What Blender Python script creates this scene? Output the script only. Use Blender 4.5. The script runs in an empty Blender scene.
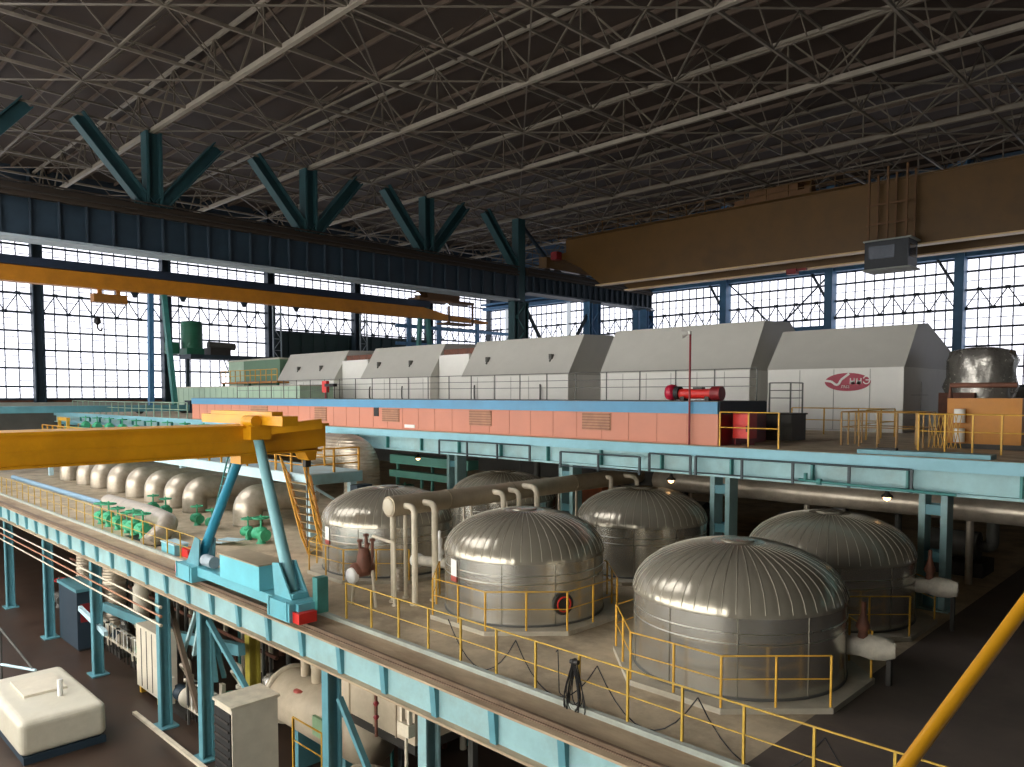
import bpy, math, random
from mathutils import Vector, Matrix
random.seed(7)
SC = bpy.context.scene
COL = SC.collection
PI = math.pi
Vec = Vector

# ---------------------------------------------------------------- camera (looks over the machine hall)
F, CX, CY, EYE = 764., 515.5, 436., 6.4          # focal length and centre of the 1024 x 767 frame, eye height over the service deck
PITCH, YAW = math.radians(3.072), math.radians(44.41)
cam = bpy.data.cameras.new('camera'); camo = bpy.data.objects.new('camera', cam); COL.objects.link(camo)
camo.location = (0, 0, EYE); camo.rotation_euler = (PI/2 - PITCH, 0, YAW)
cam.sensor_width = 36; cam.lens = F/1024*36; cam.clip_end = 400; cam.clip_start = .05
cam.shift_x = -3.5/1024; cam.shift_y = 52.5/1024
SC.camera = camo
_f = Vec((-math.sin(YAW)*math.cos(PITCH), math.cos(YAW)*math.cos(PITCH), -math.sin(PITCH)))
_r = Vec((math.cos(YAW), math.sin(YAW), 0)); _u = _r.cross(_f)
def at(x, y, X=None, Y=None, Z=None):
    """the place in the hall seen at photo point x, y on a plane of the hall"""
    d = _f + _r*((x-CX)/F) - _u*((y-CY)/F); C = Vec((0, 0, EYE))
    for i, v in enumerate((X, Y, Z)):
        if v is not None: return C + d*((v-C[i])/d[i])

# ---------------------------------------------------------------- materials
def lin(h, k=1.0):
    h = h.lstrip('#'); o = []
    for i in (0, 2, 4):
        c = int(h[i:i+2], 16)/255
        o.append((c/12.92 if c <= .04045 else ((c+.055)/1.055)**2.4)*k)
    return o
MATS = {}
def mat(name, col, rough=.6, metal=0., var=.18, scale=2.5, dirt=None, dirt_amt=.35, bump=0., wave=None, spec=.4, rvar=.1, stretch=(1, 1, 1)):
    if name in MATS: return MATS[name]
    m = bpy.data.materials.new(name); m.use_nodes = True; MATS[name] = m
    nt = m.node_tree; N = nt.nodes; L = nt.links; b = N['Principled BSDF']
    tc = N.new('ShaderNodeTexCoord'); mp = N.new('ShaderNodeMapping'); mp.inputs['Scale'].default_value = stretch
    L.new(tc.outputs['Object'], mp.inputs['Vector'])
    n1 = N.new('ShaderNodeTexNoise'); n1.inputs['Scale'].default_value = scale; n1.inputs['Detail'].default_value = 6
    n1.inputs['Roughness'].default_value = .62
    L.new(mp.outputs[0], n1.inputs['Vector'])
    rp = N.new('ShaderNodeValToRGB'); c = lin(col)
    rp.color_ramp.elements[0].position = .32; rp.color_ramp.elements[1].position = .7
    rp.color_ramp.elements[0].color = [x*(1-var) for x in c]+[1]
    rp.color_ramp.elements[1].color = [min(1, x*(1+var)) for x in c]+[1]
    L.new(n1.outputs['Fac'], rp.inputs['Fac']); out = rp.outputs['Color']
    if dirt:
        n2 = N.new('ShaderNodeTexNoise'); n2.inputs['Scale'].default_value = scale*.45; n2.inputs['Detail'].default_value = 9
        n2.inputs['Roughness'].default_value = .7
        L.new(mp.outputs[0], n2.inputs['Vector'])
        r2 = N.new('ShaderNodeValToRGB'); r2.color_ramp.elements[0].position = .48; r2.color_ramp.elements[1].position = .68
        r2.color_ramp.elements[0].color = (0, 0, 0, 1); r2.color_ramp.elements[1].color = (dirt_amt,)*3+(1,)
        L.new(n2.outputs['Fac'], r2.inputs['Fac'])
        mx = N.new('ShaderNodeMix'); mx.data_type = 'RGBA'
        L.new(r2.outputs['Color'], mx.inputs[0]); L.new(out, mx.inputs[6]); mx.inputs[7].default_value = lin(dirt)+[1]
        out = mx.outputs[2]
    if wave:                                                   # fine sheet joints: (scale, depth, axis)
        w = N.new('ShaderNodeTexWave'); w.inputs['Scale'].default_value = wave[0]; w.bands_direction = wave[2]
        L.new(tc.outputs['Object'], w.inputs['Vector'])
        bm_ = N.new('ShaderNodeBump'); bm_.inputs['Strength'].default_value = wave[1]; bm_.inputs['Distance'].default_value = .05
        L.new(w.outputs['Fac'], bm_.inputs['Height']); L.new(bm_.outputs[0], b.inputs['Normal'])
    elif bump:
        bm_ = N.new('ShaderNodeBump'); bm_.inputs['Strength'].default_value = bump; bm_.inputs['Distance'].default_value = .04
        L.new(n1.outputs['Fac'], bm_.inputs['Height']); L.new(bm_.outputs[0], b.inputs['Normal'])
    L.new(out, b.inputs['Base Color'])
    mr = N.new('ShaderNodeMapRange'); mr.inputs['To Min'].default_value = max(.02, rough-rvar); mr.inputs['To Max'].default_value = min(1, rough+rvar)
    L.new(n1.outputs['Fac'], mr.inputs['Value']); L.new(mr.outputs[0], b.inputs['Roughness'])
    b.inputs['Metallic'].default_value = metal; b.inputs['Specular IOR Level'].default_value = spec
    return m
def glow(name, col, s):
    if name in MATS: return MATS[name]
    m = bpy.data.materials.new(name); m.use_nodes = True; MATS[name] = m
    b = m.node_tree.nodes['Principled BSDF']; c = lin(col)
    b.inputs['Base Color'].default_value = c+[1]; b.inputs['Emission Color'].default_value = c+[1]; b.inputs['Emission Strength'].default_value = s
    b.inputs['Roughness'].default_value = .25
    return m

CONC = mat('worn_concrete', '#bcab8f', .75, 0, .22, 1.1, '#5a4f42', .55, .15)
CONC2 = mat('pad_concrete', '#b3ab98', .7, 0, .15, 1.5, '#7a705f', .4, .1)
LOWF = mat('oily_floor', '#3b2c22', .45, 0, .3, .8, '#2c2018', .6)
RUSTDECK = mat('rusty_deck', '#aa967a', .7, 0, .22, 2.5, '#6d4a36', .5, .1, stretch=(.3, 1, 1))
TEAL = mat('teal_paint', '#8fb4b6', .5, 0, .12, 1.6, '#7d7f72', .35)
TEALD = mat('deep_teal_paint', '#5b919b', .45, 0, .12, 1.6, '#4b6a6a', .3)
TEALT = mat('turquoise_paint', '#66aeba', .42, 0, .1, 1.4, '#6f8f8c', .3)
TEALG = mat('green_teal_paint', '#3b7d78', .5, 0, .15, 1.5, '#27504c', .3)
NAVY = mat('navy_steel', '#243440', .55, 0, .18, .8, '#1d2b36', .4)
NAVYD = mat('dark_navy_steel', '#28343f', .6, 0, .18, .8)
BLUE = mat('blue_steel', '#3f6f96', .5, 0, .15, 1.)
BAND = mat('blue_band', '#4c89ac', .45, 0, .08, 1.)
PALE = mat('pale_blue_paint', '#b9d6dd', .5, 0, .1, 1.2, '#8fa4a4', .35)
ORAN = mat('salmon_panel', '#c07e66', .55, 0, .06, .7, '#b87058', .25)
YEL = mat('crane_yellow', '#d6960f', .42, 0, .1, .8, '#8a5a14', .35)
YELD = mat('ochre_paint', '#b9781c', .5, 0, .14, .7, '#6a4414', .35)
YELR = mat('rail_yellow', '#d1a032', .5, 0, .15, 4., '#8e7a3a', .4)
STRUT = mat('dark_green_steel', '#24454a', .55, 0, .15, 1., '#1a3336', .4)
RED = mat('red_paint', '#c2261f', .4, 0, .12, 3.)
REDD = mat('dark_red_paint', '#7d1f22', .45, 0, .12, 3.)
GRNV = mat('valve_green', '#3fa377', .5, 0, .15, 5., '#3f6a55', .4)
GRND = mat('dark_green_paint', '#1d5b45', .5, 0, .15, 1.)
GRNP = mat('pale_green_paint', '#a9c2ac', .6, 0, .08, 1.)
GRNC = mat('sage_cladding', '#5f7f66', .6, 0, .1, 1.)
WHT = mat('white_cladding', '#e4e3dc', .55, 0, .04, .6, '#d2d0c8', .3)
GRY = mat('grey_cladding', '#c0beb5', .55, 0, .05, .5, '#b0ada4', .3)
GRYD = mat('dark_grey_paint', '#55544f', .6, 0, .12, 1.)
BLK = mat('black_rubber', '#1c1b1a', .6, 0, .1, 4.)
DRK = mat('dark_steel', '#37342f', .55, .2, .2, 2.)
ROOF = mat('brown_roof_sheet', '#3b3029', .8, 0, .2, .4)
CHORD = mat('truss_steel', '#6f675b', .6, 0, .15, 1.5)
CHORDL = mat('light_truss_steel', '#857d71', .6, 0, .12, 1.5)
FINE = mat('bracing_steel', '#5f574c', .6, 0, .15, 1.5)
SHELL = mat('aluminium_shell', '#c6c3b9', .26, .85, .03, .6, None, 0, 0, rvar=.03)
DOME = mat('dusty_aluminium_dome', '#a69f8e', .23, .55, .03, .7, None, 0, 0, rvar=.03)
FOIL = mat('aluminium_foil', '#c4c0b8', .25, .7, .1, 4., None, 0, 1.)
WRAP = mat('insulation_jacket', '#bdb2a0', .36, .5, .12, 3., '#8a7a62', .4, .25)
WRAPR = mat('ringed_jacket', '#c0b29c', .33, .5, .12, 3., '#94755a', .45, 0, (2.2, .5, 'Z'))
TAN = mat('tan_lagging', '#a99a82', .55, .15, .1, 2., '#85765f', .4)
BEI = mat('beige_lagging', '#b9ab93', .6, .1, .12, 1.2, '#8a7b65', .4)
PIPW = mat('cream_pipe_paint', '#cfc4ad', .5, 0, .12, 3., '#9a8b73', .4)
CREAM = mat('cream_enamel', '#cfc6b2', .5, 0, .08, 1.5, '#a89b83', .3)
COPR = mat('rusty_brown', '#6b4332', .65, 0, .25, 3., '#3d2a20', .5)
PANE_FAR = glow('frosted_daylight_pane', '#f4f5ff', 1.9)
FILL_REAR = glow('assumed_rear_glow', '#fdfaf4', 10.)  # strong glow of the assumed windows behind the viewer
FILL_SKY = glow('added_skylight_glow', '#fbfbff', 8.)
BULB = glow('warm_bulb', '#ffc98a', 6.)
SIGN = mat('sign_white', '#e6e4dd', .5, 0, .04, 3.)

# ---------------------------------------------------------------- mesh helpers
class MB:
    def __init__(s): s.v = []; s.f = []; s.sm = []
    def add(s, vs, fs, smooth=False):
        k = len(s.v); s.v += [tuple(v) for v in vs]; s.f += [[i+k for i in f] for f in fs]; s.sm += [smooth]*len(fs); return s
    def box(s, x0, x1, y0, y1, z0, z1):
        x0, x1 = sorted((x0, x1)); y0, y1 = sorted((y0, y1)); z0, z1 = sorted((z0, z1))
        return s.add([(x0, y0, z0), (x1, y0, z0), (x1, y1, z0), (x0, y1, z0), (x0, y0, z1), (x1, y0, z1), (x1, y1, z1), (x0, y1, z1)],
                     [(0, 3, 2, 1), (4, 5, 6, 7), (0, 1, 5, 4), (1, 2, 6, 5), (2, 3, 7, 6), (3, 0, 4, 7)])
    def bar(s, p, q, w, h=None):
        h = h or w; p = Vec(p); q = Vec(q); d = (q-p).normalized()
        a = d.cross(Vec((0, 0, 1)))
        a = Vec((1, 0, 0)) if a.length < .01 else a.normalized()
        b = a.cross(d).normalized(); a = a*w/2; b = b*h/2
        vs = [o+i*a+j*b for o in (p, q) for i, j in ((-1, -1), (1, -1), (1, 1), (-1, 1))]
        return s.add(vs, [(0, 1, 2, 3), (7, 6, 5, 4), (0, 4, 5, 1), (1, 5, 6, 2), (2, 6, 7, 3), (3, 7, 4, 0)])
    def tube(s, pts, r, n=10, cap=True):
        pts = [Vec(p) for p in pts]; m = len(pts); rs = r if isinstance(r, (list, tuple)) else [r]*m
        t0 = (pts[1]-pts[0]).normalized(); a = t0.cross(Vec((0, 0, 1)))
        a = Vec((1, 0, 0)) if a.length < .01 else a.normalized()
        vs = []; tp = t0
        for i, p in enumerate(pts):
            t = (pts[min(i+1, m-1)]-pts[max(i-1, 0)]).normalized()
            a = tp.rotation_difference(t) @ a; a = (a-t*a.dot(t)).normalized(); tp = t; b = t.cross(a)
            vs += [p+(a*math.cos(2*PI*k/n)+b*math.sin(2*PI*k/n))*rs[i] for k in range(n)]
        fs = [(i*n+k, i*n+(k+1) % n, (i+1)*n+(k+1) % n, (i+1)*n+k) for i in range(m-1) for k in range(n)]
        s.add(vs, fs, True)
        if cap: s.add(vs[:n], [tuple(range(n))[::-1]]); s.add(vs[-n:], [tuple(range(n))])
        return s
    def lathe(s, c, prof, n=48, axis='Z', smooth=True):
        c = Vec(c); vs = []
        for r, h in prof:
            for k in range(n):
                x, y = r*math.cos(2*PI*k/n), r*math.sin(2*PI*k/n)
                vs.append(c+Vec({'Z': (x, y, h), 'X': (h, x, y), 'Y': (y, h, x)}[axis]))
        m = len(prof)
        s.add(vs, [(i*n+k, i*n+(k+1) % n, (i+1)*n+(k+1) % n, (i+1)*n+k) for i in range(m-1) for k in range(n)], smooth)
        if prof[0][0] > 1e-4: s.add(vs[:n], [tuple(range(n))[::-1]])
        if prof[-1][0] > 1e-4: s.add(vs[-n:], [tuple(range(n))])
        return s
    def prism(s, poly, axis, a, b):
        n = len(poly); mk = {'X': lambda p, h: (h, p[0], p[1]), 'Y': lambda p, h: (p[0], h, p[1]), 'Z': lambda p, h: (p[0], p[1], h)}[axis]
        vs = [mk(p, a) for p in poly]+[mk(p, b) for p in poly]
        return s.add(vs, [tuple(range(n))[::-1], tuple(range(n, 2*n))]+[(k, (k+1) % n, n+(k+1) % n, n+k) for k in range(n)])
    def hsec(s, p, q, w, h, t=.05):
        """rolled H section between two points: two flanges and a web"""
        p = Vec(p); q = Vec(q); d = (q-p).normalized(); a = d.cross(Vec((0, 0, 1)))
        if a.length < .01:
            for sx in (-1, 1): s.box(p.x-w/2, p.x+w/2, p.y+sx*h/2-t, p.y+sx*h/2+t, min(p.z, q.z), max(p.z, q.z))
            return s.box(p.x-t/2, p.x+t/2, p.y-h/2+t, p.y+h/2-t, min(p.z, q.z), max(p.z, q.z))
        a.normalize(); b = a.cross(d)
        for sg in (-1, 1): s.bar(p+b*sg*(h/2-t/2), q+b*sg*(h/2-t/2), w, t)
        return s.bar(p, q, t, h-2*t)
    def build(s, name, m, parent=None, loc=None):
        """ONE mesh object; given in hall coordinates, stored relative to its thing"""
        me = bpy.data.meshes.new(name); off = Vec(loc) if loc is not None else Vec((0, 0, 0))
        p = parent
        while p is not None: off = off+p.location; p = p.parent
        me.from_pydata([tuple(Vec(v)-off) for v in s.v], [], s.f); me.polygons.foreach_set('use_smooth', s.sm)
        me.materials.append(m); me.update()
        import bmesh
        b = bmesh.new(); b.from_mesh(me); bmesh.ops.recalc_face_normals(b, faces=b.faces); b.to_mesh(me); b.free()
        o = bpy.data.objects.new(name, me); COL.objects.link(o); o.parent = parent
        if loc is not None: o.location = loc
        return o
def fillet(pts, r, n=6):
    pts = [Vec(p) for p in pts]; out = [pts[0]]
    for i in range(1, len(pts)-1):
        a = (pts[i-1]-pts[i]); b = (pts[i+1]-pts[i]); ra = min(r, a.length*.49, b.length*.49)
        p0 = pts[i]+a.normalized()*ra; p1 = pts[i]+b.normalized()*ra
        for k in range(n+1):
            t = k/n; out.append(p0*(1-t)**2+pts[i]*2*t*(1-t)+p1*t*t)
    return out+[pts[-1]]
def tag(o, label=None, cat=None, group=None, kind=None):
    for k, v in (('label', label), ('category', cat), ('group', group), ('kind', kind)):
        if v: o[k] = v
    return o
def thing(name, label, cat, loc=(0, 0, 0), group=None):
    o = bpy.data.objects.new(name, None); COL.objects.link(o); o.location = loc; o.empty_display_size = .2
    return tag(o, label, cat, group)
def dup(root, loc, label=None, rz=None):
    def cp(o, par):
        c = o.copy(); COL.objects.link(c); c.parent = par
        for ch in o.children: cp(ch, c)
        return c
    r = cp(root, None); r.location = loc
    if label: r['label'] = label
    if rz is not None: r.rotation_euler = (0, 0, rz)
    return r
def struct(name, mb, m, parent=None):
    o = mb.build(name, m, parent)
    if parent is None: o['kind'] = 'structure'
    return o
def sroot(name, loc=(0, 0, 0)):
    o = bpy.data.objects.new(name, None); COL.objects.link(o); o.location = loc; o['kind'] = 'structure'; return o

_posts = {}
def railing(pts, label, m, group=None, h=1.1, step=1.5, r=.025, mids=(.55,), closed=False, kick=False, post_pts=None):
    """guard rail: one mesh per post, a top rail and a mid rail"""
    pts = [Vec(p) for p in pts]; t = thing('guard_railing', label, 'railing', pts[0], group)
    run = pts+[pts[0]] if closed else pts
    up = Vec((0, 0, 1))
    MB().tube([p+up*h for p in run], r, 8).build('top_rail', m, t)
    for k in mids: MB().tube([p+up*h*k for p in run], r*.8, 8).build('mid_rail', m, t)
    if kick:
        b = MB()
        for p, q in zip(run, run[1:]): b.bar(p+up*.08, q+up*.08, .02, .14)
        b.build('kick_plate', m, t)
    if post_pts is None:
        post_pts = [run[0]]
        for p, q in zip(run, run[1:]):
            n = max(1, round((q-p).length/step)); post_pts += [p.lerp(q, k/n) for k in range(1, n+1)]
        if closed: post_pts.pop()
    for p in post_pts:
        key = (m.name, round(h, 2), round(r, 3))
        if key not in _posts:
            o = MB().box(-r*1.15, r*1.15, -r*1.15, r*1.15, 0, h).build('post', m); _posts[key] = o.data; o.parent = t
        else:
            o = bpy.data.objects.new('post', _posts[key]); COL.objects.link(o); o.parent = t
        o.location = Vec(p)-t.location
    return t

# ================================================================ THE BUILDING
GY = [8.6+12*k for k in range(7)]            # column lines along the hall: 8.6 ... 80.6
RX = [-56.5+12*k for k in range(7)]          # column lines of the far wall
XL, YF = -85., 80.6

struct('floor', MB().box(XL, -6.2, 11.78, 80, -.3, 0), CONC)
struct('floor', MB().box(-6.2, 8, 11.78, 80, -.3, 0), mat('shaded_brown_floor', '#5e534b', .7, 0, .15, 1., '#453d38', .5))  # darker brown paints the shade over the right part of the deck
struct('floor', MB().box(XL, 20, -30, 80, -6.4, -6), LOWF)
# turbine deck: slab and the girder that carries its edge
struct('turbine_deck', MB().box(XL, 8, 22.0, YF-.3, 4.5, 4.75), CONC)
g = sroot('deck_edge_girder', (-40, 22, 3.8))
struct('fascia', MB().box(XL, 8, 21.84, 22.0, 4.42, 4.74), mat('fascia_turquoise', '#7fb4c0', .45, 0, .08, 1.2, '#5f8f94', .3), g)
b = MB().box(XL, 8, 22.06, 22.12, 3.85, 4.42)
b.box(XL, 8, 21.86, 22.32, 3.79, 3.86)
struct('web', b, TEAL, g)
b = MB()
for k in range(31): b.box(-77+2.6*k, -76.94+2.6*k, 21.9, 22.06, 3.86, 4.42)
struct('stiffeners', b, TEALG, g)
# space below the turbine deck: dark rear wall and its columns
struct('wall_under_deck', MB().box(XL, 8, 44, 44.3, 0, 4.5), GRYD)
for X in (-6.9, -13.9, -21.2, -28.6, -42.5, -49.5, -56.5):
    c = sroot('deck_column', (X, 25, 0)); Y = 25.
    b = MB()
    for sx in (-1, 1): b.box(X+sx*.3-.09, X+sx*.3+.09, Y-.3, Y+.3, .02, 4.5)
    b.box(X-.5, X+.5, Y-.4, Y+.4, 0, .05)
    struct('channel', b, TEAL, c)
    b = MB()
    for z in (.1, 1.45, 2.85, 4.2): b.box(X-.21, X+.21, Y-.27, Y-.22, z, z+.3); b.box(X-.21, X+.21, Y+.22, Y+.27, z, z+.3)
    struct('batten', b, TEALD, c)

# ---- roof: sheet, trusses over every column line, longitudinal trusses and bracing
RZ0, RZ1 = 24.4, 27.4
SKY = (-66., -26., -12.5, 6.5)                 # added roof light out of view, brightens the deck from above
struct('ceiling', MB().box(XL-1, 40, SKY[3], YF+1, 28.0, 28.3), ROOF)
struct('ceiling', MB().box(XL-1, 40, -34, SKY[2], 28.0, 28.3), ROOF)
struct('ceiling', MB().box(XL-1, SKY[0], SKY[2], SKY[3], 28.0, 28.3), ROOF)
struct('ceiling', MB().box(SKY[1], 40, SKY[2], SKY[3], 28.0, 28.3), ROOF)
for k in range(4):
    x0 = SKY[0]+10*k; c = sroot('window_%d' % (40+k), (x0+5, -3, 28.1)); struct('panes', MB().box(x0, x0+10, SKY[2], SKY[3], 28.12, 28.2), FILL_SKY, c)  # unseen glowing roof strip, added for light from overhead
    b = MB()
    for q in range(11): b.box(x0+q-.04, x0+q+.04, SKY[2], SKY[3], 27.98, 28.12)
    for y in (-8, -3, 2): b.box(x0, x0+10, y-.08, y+.08, 27.95, 28.12)
    struct('glazing_bars', b, GRYD, c)
b = MB()
for Y in range(-32, 81, 3): b.box(XL, 40, Y-.07, Y+.07, 27.72, 28.0)
struct('roof_purlins', b, mat('purlin_steel', '#5d4f44', .7, 0, .15, 1.), None)
for Y in [-27.4+12*k for k in range(9)]+[YF-.6]:
    c = sroot('roof_truss', (-20, Y, RZ0)); b = MB()
    b.box(XL, 40, Y-.13, Y+.13, RZ0-.16, RZ0+.12); b.box(XL, 40, Y-.1, Y+.1, RZ1-.1, RZ1+.1)
    struct('chord', b, CHORDL if Y < 50 else CHORD, c)
    b = MB(); X = XL+1; k = 0
    while X < 39:
        b.bar((X, Y, RZ0), (X+3, Y, RZ1) if k % 2 == 0 else (X, Y, RZ1), .1)
        if k % 2 == 0: b.bar((X+3, Y, RZ1), (X+6, Y, RZ0), .1)
        X += 3 if k % 2 else 3; k += 1
    struct('web_members', b, FINE, c)
for X in range(-79, 40, 6):
    c = sroot('roof_tie_truss', (X, 20, RZ0)); b = MB()
    b.bar((X, -33, RZ0), (X, YF, RZ0), .13, .16); b.bar((X, -33, RZ1), (X, YF, RZ1), .12, .14)
    struct('chord', b, CHORD, c)
    b = MB(); Y = -27.4
    while Y < YF-2:
        b.bar((X, Y, RZ0), (X, Y+3, RZ1), .07); b.bar((X, Y+3, RZ1), (X, Y+6, RZ0), .07); Y += 6
    struct('web_members', b, FINE, c)
for j, Y in enumerate([-27.4+12*k for k in range(9)]):
    b = MB()
    for i, X in enumerate(range(-79, 34, 12)):
        b.bar((X, Y, RZ0), (X+6, Y+6, RZ0), .08); b.bar((X+12, Y, RZ0), (X+6, Y+6, RZ0), .08)
        b.bar((X, Y+12, RZ0), (X+6, Y+6, RZ0), .08); b.bar((X+12, Y+12, RZ0), (X+6, Y+6, RZ0), .08)
        b.bar((X, Y+6, RZ0), (X+12, Y+6, RZ0), .11)
        b.bar((X+6, Y+6, RZ0), (X+3, Y+3, RZ1), .06); b.bar((X+6, Y+6, RZ0), (X+9, Y+9, RZ1), .06)
    struct('roof_bracing', b, FINE)

# ---- window walls
def window(n, axis, fix, a0, a1, z0, z1, nv, pane, inward, rows, stag=False, truss=None, mcol=NAVYD, ph=1.75):
    """one glazed bay: panes, glazing bars, and the wind truss that crosses it"""
    c = sroot('window_%d' % n, ((fix, (a0+a1)/2, z0) if axis == 'Y' else ((a0+a1)/2, fix, z0)))
    def bx(b, p0, p1, d0, d1, zz0, zz1):
        d0, d1 = fix+inward*d0, fix+inward*d1
        return b.box(min(d0, d1), max(d0, d1), p0, p1, zz0, zz1) if axis == 'Y' else b.box(p0, p1, min(d0, d1), max(d0, d1), zz0, zz1)
    b = bx(MB(), a0, a1, 0, .02, z0, z1); struct('panes', b, pane, c)
    b = MB(); st = (a1-a0)/nv
    for k in range(1, nv): bx(b, a0+k*st-.05, a0+k*st+.05, .02, .12, z0, z1)
    zs = [z for z in rows if z0 < z < z1]
    ez = [z0]+zs+[z1]
    for i in range(len(ez)-1):
        h = ez[i+1]-ez[i]
        if h > 1.2:
            for k in range(nv):
                f = (.33 if k % 2 else .67) if stag else .5
                bx(b, a0+k*st, a0+(k+1)*st, .02, .07, ez[i]+h*f-.035, ez[i]+h*f+.035)
    struct('glazing_bars', b, mat('glazing_bar', '#7d8592', .6, 0, .05, 1.), c)
    b = MB()
    for z in zs: bx(b, a0, a1, .02, .2, z-.09, z+.09)
    bx(b, a0, a1, .02, .2, z0-.1, z0+.12); bx(b, a0, a1, .02, .2, z1-.1, z1+.1)
    struct('transoms', b, mcol, c)
    if truss:
        t0, t1 = truss; b = MB(); d = fix+inward*.5
        P = (lambda p, z: (d, p, z)) if axis == 'Y' else (lambda p, z: (p, d, z))
        for z in truss: b.bar(P(a0, z), P(a1, z), .16, .16)
        n2 = 5
        for k in range(n2):
            q0, q1, qm = a0+(a1-a0)*k/n2, a0+(a1-a0)*(k+1)/n2, a0+(a1-a0)*(k+.5)/n2
            b.bar(P(q0, t0), P(qm, t1), .09); b.bar(P(qm, t1), P(q1, t0), .09)
            for p, z in ((q0, t0), (qm, t1)): b.bar(P(p-.22, z), P(p+.22, z), .1, .3)
        struct('wind_truss', b, mcol, c)
    return c
ROWS = [7.2, 8.96, 10.73, 12.5, 14.25, 16.02, 17.8, 19.4]
n = 1
for k, y0 in enumerate([-3.4]+GY[:-1]):
    y1 = y0+12
    lo = 14.0 if 44 < y0 < 62 else (12.2 if y0 > 62 else 6.0)
    window(n, 'Y', XL+.2, y0+.45, y1-.45, lo, 21.8, 10, PANE_FAR, 1, [r for r in ROWS if r > lo+.5]+[20.6], True, (14.25, 16.02)); n += 1
    if lo > 7:
        w = MB().box(XL-.2, XL+.25, y0, y1, 4.75, lo)
        for q in range(7): w.box(XL+.25, XL+.4, y0+.9+q*1.7, y0+1.0+q*1.7, 4.75, lo)
        for z in (8, 11): w.box(XL+.25, XL+.45, y0, y1, z, z+.25)
        struct('wall_left', w, mat('dark_green_sheeting', '#263a3a', .6, 0, .12, .8))
struct('wall_left', MB().box(XL-.3, XL+.2, -34, YF, -6, 4.7), GRYD)
struct('wall_left', MB().box(XL-.2, XL+.3, -34, YF, 4.75, 6.0), COPR)
struct('wall_left', MB().box(XL-.2, XL+.2, -34, YF, 21.9, 28), NAVYD)
struct('trim_1', MB().box(XL+.4, XL+1.6, -3, 80, 5.15, 5.7), mat('grey_sill', '#8c9089', .7, 0, .1, 1.))
for y in GY:
    c = sroot('wall_column', (XL+.9, y, 4.75)); b = MB()
    b.hsec((XL+.75, y, 4.75), (XL+.75, y, 27.9), .9, .8, .06)
    struct('shaft', b, NAVY, c)
    b = MB()
    for s in (-1, 1): b.box(XL+2.3, XL+2.45, y+s*.5-.06, y+s*.5+.06, 4.75, 17)
    for q in range(9): 
        s = 1 if q % 2 else -1
        b.bar((XL+2.37, y-s*.5, 4.9+q*1.34), (XL+2.37, y+s*.5, 6.24+q*1.34), .07); b.bar((XL+2.37, y-.5, 4.9+q*1.34), (XL+2.37, y+.5, 4.9+q*1.34), .07)
    if 40 < y < 60: struct('lattice', b, mat('lattice_grey', '#8d9aa0', .5, 0, .1, 1.), c)

for k in range(-3, 7):
    x0 = -56.5+12*k
    if x0 > 10: break
    x1 = x0+12
    window(n, 'X', YF-.2, max(x0+.4, XL+.3), x1-.4, 7.2, 19.0, 12 if x0 > -86 else 4, PANE_FAR, -1, [8.96, 10.9, 12.6, 14.35, 16.07, 17.8], False, (14.35, 16.07)); n += 1
struct('wall_right', MB().box(XL, 40, YF-.1, YF+.3, 4.7, 7.2), GRYD)
struct('wall_right', MB().box(XL, 40, YF-.1, YF+.3, 19.1, 28), mat('blue_wall_sheet', '#3a5068', .7, 0, .12, .6))
b = MB().box(XL, 40, YF-1.2, YF-.3, 19.05, 19.5)
b.box(XL, 40, YF-1.5, YF-.3, 19.75, 20.0)
struct('wall_right_beam', b, BLUE)
for x in RX:
    c = sroot('wall_column', (x, YF-.9, 4.75)); b = MB()
    b.box(x-.4, x+.4, YF-1.5, YF-.4, 4.75, 28); struct('shaft', b, BLUE, c)
    b = MB(); b.bar((x-.4, YF-1, 16.4), (x-2.0, YF-1, 19.2), .22); struct('knee_brace', b, NAVY, c)
for x0 in (-44.1, ):
    b = MB(); b.bar((x0, YF-.8, 19), (x0+5.8, YF-.8, 13.5), .14); b.bar((x0+11.6, YF-.8, 19), (x0+5.8, YF-.8, 13.5), .14); struct('wall_bracing', b, NAVY)
struct('wall_right_beam', MB().box(-44, -33, YF-1.4, YF-.6, 11.4, 13.6), BLUE)
# rear wall behind the viewer; its tall glowing windows towards the left are assumed, added for light, end wall on the right
YR = -14.
for k, x0 in enumerate([-84.5+12*q for q in range(7)]):
    window(n, 'X', YR, x0+.4, x0+11.6, -1., 12.0, 8, FILL_REAR, 1, [1., 3, 5, 7, 9, 10.6], False, None); n += 1  # unseen bright window bays, assumed and added to light the hall from behind
struct('wall_rear', MB().box(XL, 40, YR-.5, YR-.05, -6, -1.1), GRYD)
struct('wall_rear', MB().box(XL, 40, YR-.5, YR-.05, 12.1, 28), GRYD)
struct('wall_rear', MB().box(-.4, 40, YR-.5, YR-.05, -1.1, 12.1), GRYD)
for k in range(8): struct('wall_rear', MB().box(-84.9+12*k, -84.1+12*k, YR-.5, YR-.02, -1.1, 12.1), GRYD)
struct('wall_end', MB().box(39.5, 40, -30, YF, -6, 28), GRYD)

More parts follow.
